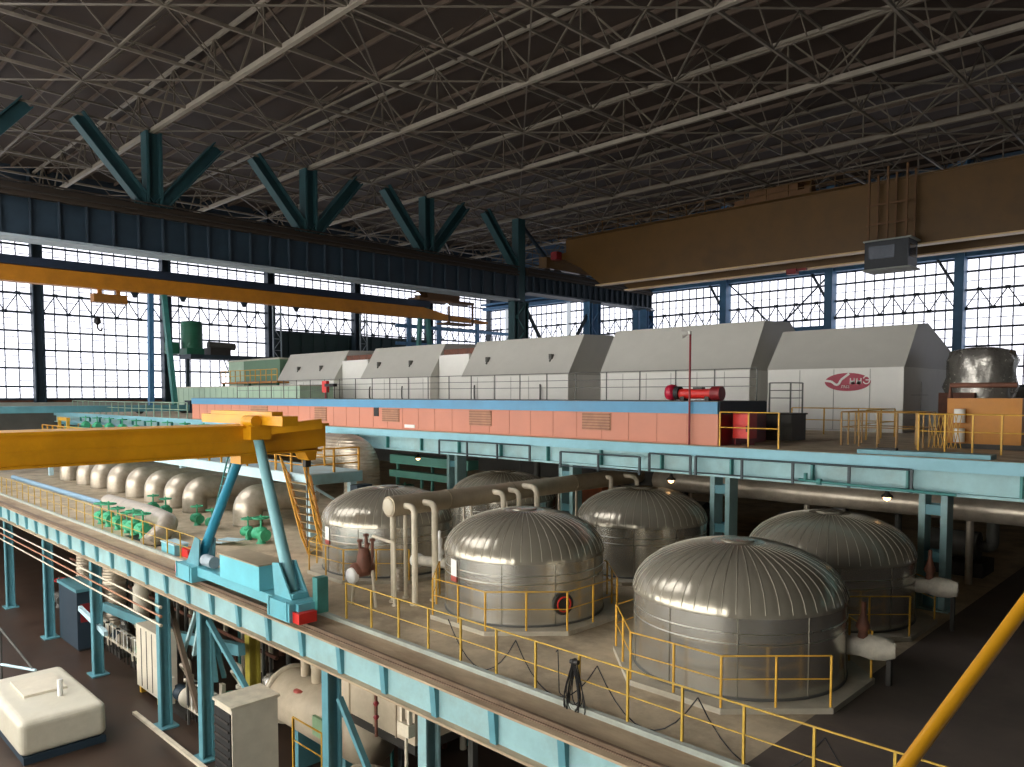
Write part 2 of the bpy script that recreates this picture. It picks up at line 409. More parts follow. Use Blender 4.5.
# ---- middle column row that carries the crane runway and the roof
XG = -55.
b = MB()
def runway(y0, y1, z0, zt, nst, flange):
    c = sroot('crane_runway_girder', (XG, (y0+y1)/2, z0))
    w = MB().box(XG-.35, XG+.35, y0, y1, z0+.1, zt)
    struct('web', w, NAVY, c)
    w = MB().box(XG-1.0, XG+.9, y0, y1, z0-.06, z0+.1); struct('bottom_flange', w, flange, c)
    w = MB()
    for k in range(nst+1): y = y0+(y1-y0)*k/nst; w.box(XG+.35, XG+.62, y-.05, y+.05, z0+.1, zt)
    struct('stiffeners', w, NAVYD, c)
    w = MB().box(XG-.9, XG+.8, y0, y1, zt, zt+.16).box(XG-.35, XG+.55, y0, y1, zt+.16, zt+.75)
    struct('top_flange', w, mat('sooty_brown_steel', '#33291f', .7, 0, .2, 1.), c)
    w = MB()
    for z in (.35, .85): w.tube([(XG+.85, y0, zt+z), (XG+.85, y1, zt+z)], .06, 6)
    w.box(XG-.08, XG+.08, y0, y1, zt+.75, zt+.95)
    struct('crane_rail', w, mat('dark_rail', '#2d2722', .6, 0, .15, 1.), c)
FLG = mat('grey_flange', '#9aa6ad', .5, 0, .1, .8, '#5d666c', .4)
runway(2, 55.9, 16.0, 18.45, 34, FLG)
runway(57.3, 79.5, 16.95, 18.6, 22, NAVY)
for y in (56.6, 68.6, 79.6):
    c = sroot('building_column', (XG, y, 4.75)); w = MB()
    for s in (-1, 1):
        w.hsec((XG, y+s*.75, 4.75), (XG, y+s*.75, 16.0 if y < 60 else 16.9), .9, .5, .05)
    struct('shaft', w, STRUT if y < 60 else BLUE, c); w = MB()
    for q in range(8):
        s = 1 if q % 2 else -1; z = 4.9+q*1.35; w.bar((XG+.3, y-s*.7, z), (XG+.3, y+s*.7, z+1.35), .12)
    struct('lacing', w, TEALG if y < 60 else BLUE, c)
    w = MB().box(XG-.5, XG+.5, y-1.1, y+1.1, 15.9, 16.0) if y < 60 else MB().box(XG-.5, XG+.5, y-1., y+1., 16.75, 16.88)
    struct('cap_plate', w, NAVY, c)
    w = MB().box(XG-.45, XG+.45, y-.5, y+.5, 16.0 if y < 60 else 19.5, 24.25); struct('upper_shaft', w, STRUT if y < 60 else BLUE, c)
for y in (8.6, 20.6, 32.6, 44.6):
    c = sroot('roof_strut', (XG, y, 19.5))
    for q, (yt, w_) in enumerate(((y-4.6, .85), (y+4.6, .85), (y, .9))):
        w = MB(); w.hsec((XG, y+(yt-y)*.08, 19.3), (XG, yt, RZ0-.1), w_, w_, .09) if q < 2 else w.hsec((XG, y, 19.3), (XG, y, RZ0-.16), .95, .9, .09)
        struct('strut', w, STRUT, c)
    struct('gusset', MB().prism([(y-1.3, 19.2), (y+1.3, 19.2), (y+1.1, 20.1), (y-1.1, 20.1)], 'X', XG-.2, XG+.2), STRUT, c)
w = MB(); w.hsec((XG, 56.2, 19.3), (XG, 51.9, RZ0-.1), .8, .8, .09); struct('roof_strut', w, STRUT)
w = MB(); w.bar((XG, 57, 23.8), (XG, 62.6, 19.5), .28); w.bar((XG, 68.2, 23.8), (XG, 62.6, 19.5), .28); struct('column_bracing', w, NAVY)
w = MB(); w.bar((XG, 57.5, 15.6), (XG, 62, 9.5), .28); w.bar((XG, 67.8, 15.6), (XG, 63.5, 9.5), .28); struct('column_bracing', w, NAVY)

# gantry rail girder along the edge of the service deck, on its columns
g = sroot('rail_girder', (-30, 10.9, -.9))
w = MB().box(-80, 3, 10.74, 10.8, -.78, -.07); struct('web', w, TEAL, g)
w = MB().box(-80, 3, 10.58, 11.78, -.07, -.02); w.box(-80, 3, 10.55, 11.1, -.84, -.78)
struct('flange', w, RUSTDECK, g)
w = MB(); x = -79.5
while x < 3: w.prism([(10.6, -.07), (10.74, -.07), (10.74, -.78), (10.66, -.78)], 'X', x-.09, x+.09); x += 1.9
struct('stiffeners', w, TEALD, g)
w = MB().box(-80, 3, 10.82, 10.9, -.02, .08).box(-80, 3, 10.78, 10.94, -.02, 0); struct('crane_rail', w, mat('worn_rail', '#6f5c4a', .5, .3, .2, 3.), g)
struct('trim_2', MB().box(-80, 6, 11.72, 11.86, -.04, .09), mat('kerb_paint', '#a9b0a6', .6, 0, .12, 2., '#857a66', .5))
for X, m in ((-29, TEALD), (-25.4, TEALD), (-17.5, TEALD), (-13.4, TEAL), (-36.6, TEALD), (-44, TEALD), (-52, TEALD)):
    c = sroot('rail_column', (X, 10.85, -6)); w = MB(); w.hsec((X, 10.85, -6), (X, 10.85, -.84), .3, .36, .03); struct('shaft', w, m, c)
    struct('base_plate', MB().box(X-.4, X+.4, 10.5, 11.2, -6, -5.94), m, c)
for p, q in (((-25.2, 10.9, -1.2), (-22.2, 11.2, -3.6)), ((-17.2, 10.9, -1.6), (-14.6, 11.2, -5.4)), ((-25.6, 11.1, -1.1), (-27.6, 12.5, -4.2)), ((-25.6, 11.1, -1.1), (-27.4, 12.1, -4.2))):
    w = MB(); w.bar(p, q, .16, .12); struct('column_brace', w, TEALD)
for X in (-26.3,):
    w = MB(); w.hsec((X, 13, -6), (X, 13, -.3), .35, .35, .04); struct('inner_column', w, mat('olive_yellow_paint', '#a3963a', .5, 0, .15, 2.))
w = MB(); w.bar((-39.9, 12.2, -3.85), (-31.5, 12.4, -3.5), .25, .4); struct('mezzanine_beam', w, TEALD)
w = MB(); w.bar((-31.5, 12.4, -3.5), (-25.5, 12.2, -2.6), .25, .4); struct('mezzanine_beam', w, TEALD)
w = MB(); w.bar(at(80, 608, Y=10.9), at(106, 634, Y=10.9), .16, .22); struct('mezzanine_beam', w, PALE)
w = MB(); w.bar(at(166, 592, Y=11.25), at(199, 712, Y=11.25), .16, .2); struct('column_brace', w, mat('brown_brace', '#5f5041', .6, 0, .15, 2.))
for p, q in (((196, 612), (184, 652)), ((201, 612), (194, 655))):
    w = MB(); w.bar(at(*p, Y=11.5), at(*q, Y=11.5), .12, .12); struct('column_brace', w, mat('pale_teal_brace', '#9fbcbc', .5, 0, .1, 2.))


# ================================================================ TURBINE ROW ON THE TURBINE DECK
TD = 4.75
def comb(x0, x1, step, w, y0, y1, zb, zt):
    poly = [(x0-w, zb)]; x = x0; xs = []
    while x < x1: xs.append(x); x += step
    poly = [(xs[0]-w, zb), (xs[-1]+w, zb)]
    for x in reversed(xs):
        poly += [(x+w, zt), (x-w, zt)] if x == xs[0] else [(x+w, zt), (x-w, zt), (x-w, zb+.02)]
        if x != xs[0]: poly.append((xs[xs.index(x)-1]+w, zb+.02))
    return MB().prism(poly, 'Y', y0, y1)
def housing(x0, x1, prof, label, lugs=(), handles=(), logo=False, doors=()):
    y0, z1 = prof[2]                        # prof: (y,z) outline of the end face, going up the front side
    t = thing('turbine_housing', label, 'turbine', ((x0+x1)/2, y0, TD), 'housings of the turbine set')
    yb = prof[-1][0]
    MB().prism([(y0, TD), (y0, z1), (yb, z1), (yb, TD)], 'X', x0, x1).build('side_panel', WHT, t)
    MB().prism([(y0-.04, z1)]+prof[3:-1]+[(yb+.04, z1)], 'X', x0-.03, x1+.03).build('roof_cover', GRY, t)
    comb(x0+1.6, x1-.5, 1.6, .015, y0-.015, y0, TD+.06, z1-.05).build('panel_joints', GRYD if False else mat('joint_grey', '#a5a49d', .6, 0, .05, 1.), t)
    (ya, za), (yr, zr) = prof[2], prof[3]
    for lx in lugs:
        f = .42; y, z = ya+(yr-ya)*f, za+(zr-za)*f
        MB().box(lx-.1, lx+.1, y-.18, y+.1, z-.05, z+.28).bar((lx, y-.1, z+.1), (lx, y-.2, z-.2), .08).build('lifting_lug', GRYD, t)
    for hx in handles:
        b = MB().tube(fillet([(hx, y0-.02, TD+1.35), (hx+.18, y0-.2, TD+1.5), (hx+.18, y0-.2, TD+2.1), (hx, y0-.02, TD+2.3)], .2), .05, 8)
        b.build('grab_handle', GRYD, t)
        MB().prism([(hx-1.0, TD), (hx-.75, TD), (hx-.85, TD+.8), (hx-.92, TD+.8)], 'Y', y0-.12, y0).build('foot_bracket', mat('bracket_grey', '#8e8d86', .6), t)
    return t
P = lambda y0, z1, z2: [(y0, TD), (y0, TD), (y0, z1), (y0+1.5, z2), (y0+4.4, z2+.1), (y0+7, z1+.9), (y0+7, z1)]
PR = lambda: [(35.3, TD), (35.3, TD), (35.3, 7.62), (36.9, 9.55), (38.3, 9.68), (42.1, 8.5), (42.1, 7.62)]
gen = housing(-17.35, -11.15, PR(), 'low pale grey housing with the red oval emblem at the near end')
housing(-27.8, -18.42, P(35.5, 7.65, 10.2), 'large pale grey turbine housing behind the red floodlight pole, next to the emblem housing', doors=(1,))
housing(-40.0, -30.3, P(35.5, 7.65, 10.15), 'pale grey turbine housing whose shaded end faces an open gap', (-38.0, -32.2), (-38.7, -32.6))
housing(-52.3, -43.5, P(35.5, 7.68, 10.2), 'pale grey turbine housing between two low white link boxes', (-50.6, -46.5), (-51, -46.8))
housing(-66.0, -56.3, P(35.5, 7.6, 10.2), 'farthest pale grey turbine housing, next to the sage green cabin', (-63, -59.2), (-64.5,))
b = MB()
for z in (5.3, 6.4): b.box(-11.14, -11.12, 36.2, 38.6, z-.01, z+.01)
b.box(-11.14, -11.12, 37.6, 37.63, 5., 7.); b.build('door_outline', mat('joint_grey', '#a5a49d', .6), gen)
# emblem on the near housing: red oval, white tick and letters
ec = at(847.5, 382, Y=35.3)
b = MB(); b.add([(ec.x+1.02*math.cos(2*PI*k/40), yy, ec.z+.41*math.sin(2*PI*k/40)) for yy in (35.28, 35.3) for k in range(40)],
                [tuple(range(40))]+[(k, (k+1) % 40, 40+(k+1) % 40, 40+k) for k in range(40)])
em = b.build('emblem', mat('emblem_red', '#a3384a', .5, 0, .08, 3.), gen)
b = MB()
def strip2(pts, w):
    for (p, q) in zip(pts, pts[1:]):
        b.bar((ec.x+p[0], 35.27, ec.z+p[1]), (ec.x+q[0], 35.27, ec.z+q[1]), w, .02) if False else b.bar((ec.x+p[0], 35.265, ec.z+p[1]), (ec.x+q[0], 35.265, ec.z+q[1]), .02, w)
strip2([(-1.12, .08), (-.72, .03), (-.5, -.13), (-.38, -.1), (-.28, .1), (-.05, .28), (.08, .38)], .1)
b.build('white_tick', SIGN, em)
def letters(txt, size, x, z, par, y=35.262, rot=0):
    c = bpy.data.curves.new('lettering', 'FONT'); c.body = txt; c.size = size; c.extrude = .004
    o = bpy.data.objects.new('lettering', c); COL.objects.link(o); bpy.context.view_layer.update()
    me = bpy.data.meshes.new_from_object(o.evaluated_get(bpy.context.evaluated_depsgraph_get())); bpy.data.objects.remove(o); me.materials.clear(); me.materials.append(SIGN)
    o = bpy.data.objects.new('lettering', me); COL.objects.link(o)
    q = par; off = Vec((0, 0, 0))
    while q: off = off+q.location; q = q.parent
    o.parent = par; o.location = Vec((x, y, z))-off; o.rotation_euler = (PI/2, 0, 0); return o
letters('ннЭ', .5, ec.x+.08, ec.z-.1, em)
letters('ЛМЗ', .17, ec.x-.28, ec.z-.27, em)
for x0, x1, lab in ((-43.4, -40.15, 'low white link box between the third and fourth housings with a brown top'), (-56.2, -52.45, 'low white link box beside the farthest housing')):
    t = thing('link_box', lab, 'casing', ((x0+x1)/2, 36.3, TD), 'white boxes linking the housings')
    MB().box(x0, x1, 36.3, 41, TD, 9.3).build('side_panel', WHT, t); MB().box(x0-.05, x1+.05, 36.8, 41, 9.3, 9.75).build('roof_cover', COPR, t)

# salmon clad walkway casing in front of the row
t = thing('walkway_casing', 'long salmon-clad walkway casing with a bright blue top band along the turbine row', 'platform', (-33, 23.8, TD))
XA, XB = -53.4, -12.65
MB().box(XA, XB, 22.3, 25.6, TD, 5.78).build('front_panel', ORAN, t)
MB().box(XA-.02, XB, 22.26, 25.6, 5.78, 6.17).build('top_band', BAND, t)
MB().box(XA, XB, 22.3, 25.6, 6.17, 6.2).build('tread_plate', GRYD, t)
MB().box(XB, XB+.04, 22.35, 25.6, 5.78, 6.17).build('end_band', NAVYD, t)
MB().box(XB, XB+.03, 22.35, 25.6, TD, 5.78).build('end_panel', REDD, t)
comb(XA+1.2, XB, 1.2, .012, 22.288, 22.3, TD+.02, 5.77).build('panel_joints', mat('salmon_joint', '#b0735b', .6), t)
for p0, p1 in (((251, 405), (268, 421)), ((315, 407), (327, 421)), ((382.5, 407), (399.5, 422)), ((469.6, 410), (491.7, 426)), ((582.5, 411.7), (611, 430.5))):
    a, c = at(*p0, Y=22.3), at(*p1, Y=22.3); b = MB()
    zt, zb = min(a.z, 5.74), c.z
    b.box(a.x, c.x, 22.275, 22.3, zb, zt); g = b.build('vent_grille', mat('grille_tan', '#a87a5e', .6), t)
    b = MB()
    for k in range(6): z = zb+(zt-zb)*(k+.5)/6; b.box(a.x+.03, c.x-.03, 22.24, 22.28, z-.02, z+.02)
    b.build('louvres', mat('louvre_brown', '#8a5f49', .6), g)
a = at(376.5, 411, Y=22.3)
MB().box(a.x-.2, a.x+.2, 22.27, 22.3, 5.35, 5.8).build('open_hatch', BLK, t)
MB().box(at(405, 428, Y=22.3).x, at(415, 428, Y=22.3).x, 22.27, 22.3, 4.85, 5.0).build('white_notice', SIGN, t)
railing([(-53, 25.4, 6.2), (-12.9, 25.4, 6.2)], 'dark grey guard rail on the back edge of the blue-topped walkway', mat('rail_dark_grey', '#5d5d58', .5), h=1.15, step=1.7, r=.016, mids=(.45, .72))
t = thing('fire_cabinet', 'bright red fire cabinet at the near end of the salmon walkway casing', 'cabinet', (-12.2, 23.25, TD))
MB().box(-12.5, -11.9, 23., 23.5, 4.98, 5.8).build('body', RED, t); MB().box(-12.46, -11.94, 22.97, 23., 5.03, 5.76).build('door', mat('bright_red', '#d8281c', .4), t)
for sx in (-12.45, -11.98): MB().box(sx-.03, sx+.03, 23.05, 23.45, TD, 4.98).build('leg', REDD, t)
MB().box(-12.0, -11.97, 22.94, 22.97, 5.2, 5.4).build('handle', BLK, t)
a, c = at(667, 395, Y=23.2), at(722, 395, Y=23.2); zc = 6.2+.27
t = thing('actuator', 'red horizontal cylinder with a round end flange lying on the blue-topped walkway', 'machine', ((a.x+c.x)/2, 23.2, 6.2))
MB().tube([(a.x+.5, 23.2, zc-.03), (c.x-.35, 23.2, zc-.03)], .17, 16).build('barrel', RED, t)
MB().lathe((a.x+.2, 23.2, zc+.02), [(.1, -.16), (.26, -.14), (.29, 0), (.26, .14), (.1, .16)], 20, 'X').build('end_flange', mat('crimson', '#b01d38', .35), t)
MB().tube([(c.x-.35, 23.2, zc-.02), (c.x, 23.2, zc-.02)], .24, 16).build('end_cap', REDD, t)
MB().tube([(a.x+.38, 23.2, zc), (a.x+.55, 23.2, zc)], .24, 14).build('coupling', BLK, t)
b = MB()
for q in (a.x+.7, c.x-.5): b.box(q-.08, q+.08, 23.05, 23.35, 6.2, zc-.12)
b.build('saddle', DRK, t)
MB().box(a.x+1.1, c.x-.7, 23.1, 23.3, zc+.12, zc+.2).build('name_strip', DRK, t)
a = at(689, 445, Y=22.15)
t = thing('floodlight_pole', 'slender dark red pole carrying a white floodlight in front of the salmon casing', 'lamp post', (a.x, 22.15, TD))
MB().tube([(a.x, 22.15, TD), (a.x, 22.15, 8.5)], .035, 8).build('pole', REDD, t)
h = MB().box(a.x-.05, a.x+.05, 22.05, 22.15, 8.4, 8.5); h.tube([(a.x-.05, 22.1, 8.45), (a.x-.22, 22.0, 8.4)], [.06, .14], 12); h.build('lamp_head', SIGN, t)
t = thing('call_box', 'small red telephone box on the walkway rail by the far housing', 'box', (at(327, 392, Y=25.3).x, 25.2, 6.2))
q = t.location; MB().box(q.x-.25, q.x+.25, 25.1, 25.3, 6.55, 7.25).build('body', RED, t); MB().box(q.x-.04, q.x+.04, 25.17, 25.24, 6.2, 6.55).build('stem', REDD, t)
t = thing('black_case', 'black oblong box on the walkway in front of the gap beside the far housing', 'box', (at(339, 385, Y=25.6).x, 25.0, 6.2))
q = t.location; MB().box(q.x-.5, q.x+.5, 24.9, 25.15, 6.9, 7.08).build('case', BLK, t)
b = MB()
for sx in (-.4, .4): b.tube([(q.x+sx, 25.02, 6.2), (q.x+sx, 25.02, 6.9)], .025, 6)
b.build('stand', DRK, t)
# steps block and rails beside the near housing
t = thing('access_steps', 'dark grey step block beside the near end of the walkway casing', 'steps', (-12.9, 27, TD))
MB().box(-13.7, -12.1, 26.5, 27.7, TD, 5.68).build('block', GRYD, t); MB().box(-13.75, -12.05, 26.45, 27.75, 5.68, 5.74).build('tread', DRK, t)
railing([(-13.0, 26.6, 5.74), (-12.2, 26.6, 5.74), (-12.2, 27.6, 5.74)], 'grey handrail on top of the dark step block', mat('rail_dark_grey', '#5d5d58', .5), h=1.1, step=.8, r=.02, mids=(.5, .75))
e = at(815, 434, Z=TD)
railing([(-12.6, 22.35, TD), (-11.6, 22.35, TD), (-10.6, 22.35, TD)], 'short yellow guard rail in front of the red fire cabinet', YELR, h=1.1, step=1.0, r=.02)
p4 = [at(850, 444, Z=TD), at(885, 446, Z=TD), at(902, 443, Z=TD), at(866, 441, Z=TD)]
railing([(-9.9, 25.4, TD), (-8.2, 25.4, TD), (-7.6, 25.4, TD), (-7.6, 27.2, TD), (-9.9, 27.2, TD)], 'brown and yellow guard rail boxed around a deck hatch at the right', mat('rail_brown_yellow', '#9a7434', .5, 0, .2, 3.), h=1.1, step=.6, closed=True, r=.02)
railing([(-14.6, 32, TD), (-10.4, 32, TD), (-10.4, 29, TD)], 'yellow guard rail at the foot of the emblem housing', YELR, h=1.1, step=1.5, r=.02)
railing([(-7.2, 24.2, TD), (-4.4, 24.2, TD), (-2, 24.2, TD)], 'yellow guard rail beside the orange machine at the right', YELR, h=1.1, step=.7, r=.02)
t = thing('hatch_cover', 'flat turquoise hatch cover on the deck edge at the right', 'cover', (-6.4, 22.5, TD))
MB().box(-8.2, -4.9, 22.2, 22.8, TD, TD+.12).build('plate', TEALD, t); MB().box(-7.7, -7.2, 22.3, 22.5, TD+.12, TD+.18).build('latch', BLK, t)
# foil wrapped vessel and orange machine at the right edge
vx = -9.1
t = thing('foil_wrapped_vessel', 'upright vessel wrapped in crumpled silver foil at the end of the emblem housing', 'vessel', (vx, 39, TD))
b = MB(); pr = [(1.3, 0), (1.3, .5), (1.25, 1.4), (1.4, 2.0), (1.3, 2.6), (1.35, 3.2), (1.2, 3.6), (.6, 3.75), (0, 3.8)]
b.lathe((vx, 39, TD), pr, 40)
for i, v in enumerate(b.v):
    k = 1+.07*math.sin(9*math.atan2(v[1]-39, v[0]-vx)+v[2]*3)+random.uniform(-.03, .03); b.v[i] = (vx+(v[0]-vx)*k, 39+(v[1]-39)*k, v[2])
b.build('foil_jacket', FOIL, t)
MB().box(vx-1.2, vx+.2, 37.2, 37.5, TD, 6.5).build('brown_screen', COPR, t)
ox = at(972, 420, Y=27).x
t = thing('oil_unit', 'orange and yellow oil unit with white filters behind yellow rails at the right edge', 'machine', (ox, 27, TD))
MB().box(ox-.6, ox+1.4, 26.6, 28.2, TD+.15, 6.3).build('body', YELD, t); MB().box(ox-.7, ox+1.5, 26.5, 28.3, TD, TD+.15).build('skid', DRK, t)
for z in (4.95, 5.55): MB().tube([(ox-.2, 26.42, z), (ox-.2, 26.42, z+.42)], .16, 12).build('filter', SIGN, t)
MB().tube([(ox-.6, 26.9, 6.3), (ox-.6, 26.9, 6.7), (ox+1.2, 26.9, 6.7)], .08, 8).build('top_pipe', COPR, t)
b = MB()
for k in range(7): b.bar((ox-1.0+k*.12, 26.2, TD), (ox-.8+k*.12, 26.2, 5.8), .018); b.bar((ox-.8+k*.12, 26.2, TD), (ox-1.0+k*.12, 26.2, 5.8), .018)
b.bar((ox-1.1, 26.2, 5.8), (ox+.1, 26.2, 5.8), .03); b.build('mesh_guard', YELR, t)

# ---- far left of the turbine deck
xa, xb = at(174, 395, Y=31).x, at(300, 395, Y=31).x
t = thing('exciter_casing', 'long low pale green casing behind the far end of the salmon walkway', 'casing', ((xa+xb)/2, 32.5, TD))
MB().box(xa, xb, 31, 34, TD, 7.1).build('body', GRNP, t); MB().box(xa-.05, xb+.05, 30.95, 34.05, 7.1, 7.2).build('roof_plate', mat('cream_grey', '#b3b3a2', .6), t)
comb(xa+1.2, xb, 1.2, .02, 30.98, 31, TD+.1, 7.05).build('panel_joints', mat('green_joint', '#7d9a86', .6), t)
x0, x1, x2 = at(229, 380, Y=36).x, at(244, 380, Y=36).x, -66.3
t = thing('control_cabin', 'sage green cabin with a pale corner, left of the farthest turbine housing', 'cabin', ((x0+x2)/2, 37.5, TD))
zt = at(250, 361, Y=36).z
MB().box(x1, x2, 36, 40, TD, zt).build('wall_panel', GRNC, t); MB().box(x0, x1, 36, 40, TD, zt-.02).build('pale_panel', GRNP, t); MB().box(x0-.1, x2+.1, 35.9, 40.1, zt, zt+.15).build('roof', mat('cream_grey', '#b3b3a2', .6), t)
x0, x1 = at(222, 384, Y=34.3).x, at(278, 384, Y=34.3).x
t = thing('access_platform', 'ochre-railed access platform in front of the sage green cabin', 'platform', ((x0+x1)/2, 35, TD))
b = MB().box(x0, x1, 34.2, 35.4, 7.5, 7.65); b.build('deck', YELD, t)
for xx in (x0+.2, (x0+x1)/2, x1-.2): MB().box(xx-.09, xx+.09, 34.3, 34.5, TD, 7.5).build('leg', GRND, t)
b = MB()
for k in range(12): xx = x0+(x1-x0)*k/11; b.box(xx-.03, xx+.03, 34.2, 34.26, 7.65, 8.75)
for z in (8.2, 8.72): b.box(x0, x1, 34.2, 34.26, z, z+.06)
b.build('rail', YELR, t)
zb = at(200, 356, X=-80).z; w = MB().box(-81.2, -78.6, 32.8, 44.4, zb-.35, zb+.1)
for yy in (33, 44): w.box(-80.2, -79.8, yy-.15, yy+.15, 4.75, zb-.3)
struct('mezzanine_beam', w, NAVYD)
a = at(192, 346, X=-80)
t = thing('oil_tank', 'dark green upright drum standing on a dark gallery by the left windows', 'tank', (-80, a.y, zb+.11))
MB().box(-80.9, -79.1, a.y-.9, a.y+.9, zb+.11, zb+.75).build('base_frame', GRND, t)
MB().lathe((-80, a.y, zb+.75), [(1.05, 0), (1.05, 2.6), (1.0, 2.75), (0, 2.9)], 28).build('drum', GRND, t)
b = MB()
for z in (.5, 1.4, 2.3): b.lathe((-80, a.y, zb+.75+z), [(1.05, 0), (1.09, .04), (1.05, .08)], 28)
b.build('hoop', GRND, t)
t = thing('gallery_machinery', 'dark pump set beside the green drum on the window gallery', 'machine', (-80, a.y+3, zb+.1))
MB().box(-80.8, -79.2, a.y+1.6, a.y+3.8, zb+.1, zb+.9).build('bed', DRK, t); MB().tube([(-80, a.y+1.7, zb+1.2), (-80, a.y+4.6, zb+1.1)], .38, 12).build('motor', GRYD, t); MB().box(-80.5, -79.5, a.y-2.6, a.y-1.5, zb+.1, zb+1.3).build('switch_box', GRND, t)
t = thing('steep_ladder', 'dark steep ladder leaning from the window gallery down to the deck', 'ladder', at(243, 385, X=-78.2))
p, q = at(226, 358, X=-78.2), at(246, 388, X=-78.2); q.z = 4.77; b = MB()
for s in (-.3, .3): b.bar((p.x, p.y+s, p.z), (q.x, q.y+s, q.z), .08)
b.build('stringer', NAVYD, t); b = MB()
for k in range(1, 10): c = p.lerp(q, k/10); b.bar((c.x, c.y-.3, c.z), (c.x, c.y+.3, c.z), .05)
b.build('rungs', NAVYD, t)
for q, (yy, z) in enumerate(((62, 11.6), (62, 13.), (62, 15.2))): w = MB(); w.bar((-79, yy-3, z), (-79, 80, z), .3, .4); struct('wall_gallery_beam', w, BLUE)
for yy in (61, 66, 73): w = MB(); w.bar((-79, yy, TD), (-79, yy, 17), .45); struct('gallery_post', w, BLUE)

# ================================================================ CRANES
# overhead travelling crane across the right of the hall
YELC = mat('shaded_ochre_paint', '#563b0e', .5, 0, .12, .7, '#3c290b', .35)  # ochre darkened so the shade of a backlit crane is in its colour
t = thing('overhead_crane', 'big ochre twin-girder overhead crane spanning the right of the hall', 'crane', (-20, 64, 17.4))
for y0 in (61.2, 66.0):
    gd = MB().prism([(-52.6, 20.4), (-50.6, 19.4), (-48.0, 17.5), (30, 17.5), (30, 22.4), (-52.6, 22.4)], 'Y', y0, y0+.7).build('girder', YELC, t)
    b = MB().box(-48.6, 30, y0-.12, y0+.82, 17.4, 17.5); b.build('bottom_flange', mat('lit_crane_flange', '#c9a878', .5, 0, .1, 1.), gd)  # paler tan paints the light on the flange undersides
    b = MB().box(-53.6, 30, y0-.1, y0+.8, 22.4, 22.5); b.build('top_flange', YELC, gd)
b = MB().box(-55.5, -54.4, 60.2, 67.6, 19.75, 20.9); b.box(-54.5, -52.5, 61.2, 66.7, 20.5, 21.2); b.build('end_carriage', YELC, t)
for yy in (60.9, 66.9): MB().lathe((-55.0, yy, 19.78), [(.05, -.2), (.4, -.18), (.4, .18), (.05, .2)], 18, 'X').build('wheel', DRK, t)
MB().box(-53.9, -53.1, 60.3, 61.1, 20.5, 21.3).build('drive_box', REDD, t)
b = MB()
for k in range(16): b.box(-53+k*1.9-.03, -53+k*1.9+.03, 60.5, 60.56, 22.5, 23.5)
b.box(-53, -22.6, 60.5, 60.56, 23.0, 23.05).box(-53, -22.6, 60.5, 60.56, 23.45, 23.5).box(-53, -22.6, 60.45, 61.2, 22.44, 22.5); b.build('walkway', YELC, t)
x0 = at(740, 240, Y=62).x; x1 = at(815, 215, Y=62).x
b = MB().box(x0, x1, 60.9, 67, 22.55, 23.0); b.box(x0+.8, x1-1.5, 62, 66, 23, 23.9); b.tube([(x0+1, 63.8, 23.8), (x1-1, 63.8, 23.8)], .55, 14); b.build('trolley', mat('trolley_brown', '#5c3d1c', .6), t)
x0, x1 = at(871, 255, Y=60.2).x, at(914, 255, Y=60.2).x; zt, zb = at(890, 243, Y=60.2).z, at(890, 270, Y=60.2).z
cb = MB().box(x0, x1, 58.9, 60.9, zb, zt).build('operator_cab', mat('cab_black', '#20262d', .5, 0, .1, 1.), t)
for b in (MB().box(x0+.3, x1-.9, 58.87, 58.9, zb+.7, zt-.35), MB().box(x1, x1+.03, 59.2, 60.6, zb+.7, zt-.35)): b.build('cab_window', mat('dark_glass', '#3c4652', .12, 0, .05, 1., spec=.8), cb)
b = MB().box(x0-.1, x1+.2, 58.8, 61, zb-.12, zb).box(x0-.1, x1+.2, 58.8, 61, zt, zt+.1); b.build('cab_floor', mat('grey_sill', '#8c9089', .7), cb)
b = MB()
for xx in (x0+.2, (x0+x1)/2, x1-.2):
    for yy in (59, 60.8): b.box(xx-.07, xx+.07, yy-.07, yy+.07, zt, 22.9)
for z in (zt+1.2, zt+2.6): b.box(x0, x1, 59, 59.08, z, z+.15)
b.build('cab_hanger', mat('trolley_brown', '#5c3d1c', .6), t)
x0 = at(790, 270, Y=65).x
b = MB().box(x0-.5, x0+.4, 65.3, 65.9, 17.0, 17.45).box(x0+.4, x0+1.2, 65.5, 65.8, 17.25, 17.45); b.build('cable_trolley', REDD, t)

# half-gantry crane in front of the left window wall
XC = -71.
t = thing('wall_gantry_crane', 'long ochre crane girder with blue-green legs in front of the left windows', 'crane', (XC, 27, TD))
b = MB().box(XC-.5, XC+.5, 2, 56.6, 15.35, 16.62); b.prism([(56.6, 15.35), (67, 15.35), (67, 15.6), (60.5, 16.0), (56.6, 16.62)], 'X', XC-.5, XC+.5); b.build('girder', YELD, t)
MB().box(XC-.7, XC+.7, 2, 57.5, 16.66, 17.35).build('top_walkway', mat('walkway_navy', '#1f2a3c', .6), t)
for yb, yt in ((26.0, 26.2), (28.1, 27.2), (55.8, 56.6), (58.6, 57.5)):
    w = MB(); w.bar((XC, yb, 5.5), (XC, yt, 16.7), .5, .4); w.build('leg', TEALG if yb != 26.0 else BLUE, t)
MB().box(XC-.3, XC+.3, 24.9, 27.6, 16.62, 17.2).build('leg_head', TEALG, t)
MB().box(XC-.5, XC+.5, 4, 29.2, 4.95, 5.5).build('sill_beam', TEALD, t)
MB().box(XC-.5, XC+.5, 54.6, 60, 4.95, 5.5).build('sill_beam', TEALD, t)
for yy in (28.8, 25, 55.5, 59): MB().lathe((XC, yy, 5.05), [(.05, -.3), (.3, -.28), (.3, .28), (.05, .3)], 16, 'X').build('wheel', DRK, t)
MB().box(XC-.6, XC+.6, 29.2, 30.2, TD, 5.9).build('drive_unit', NAVYD, t)
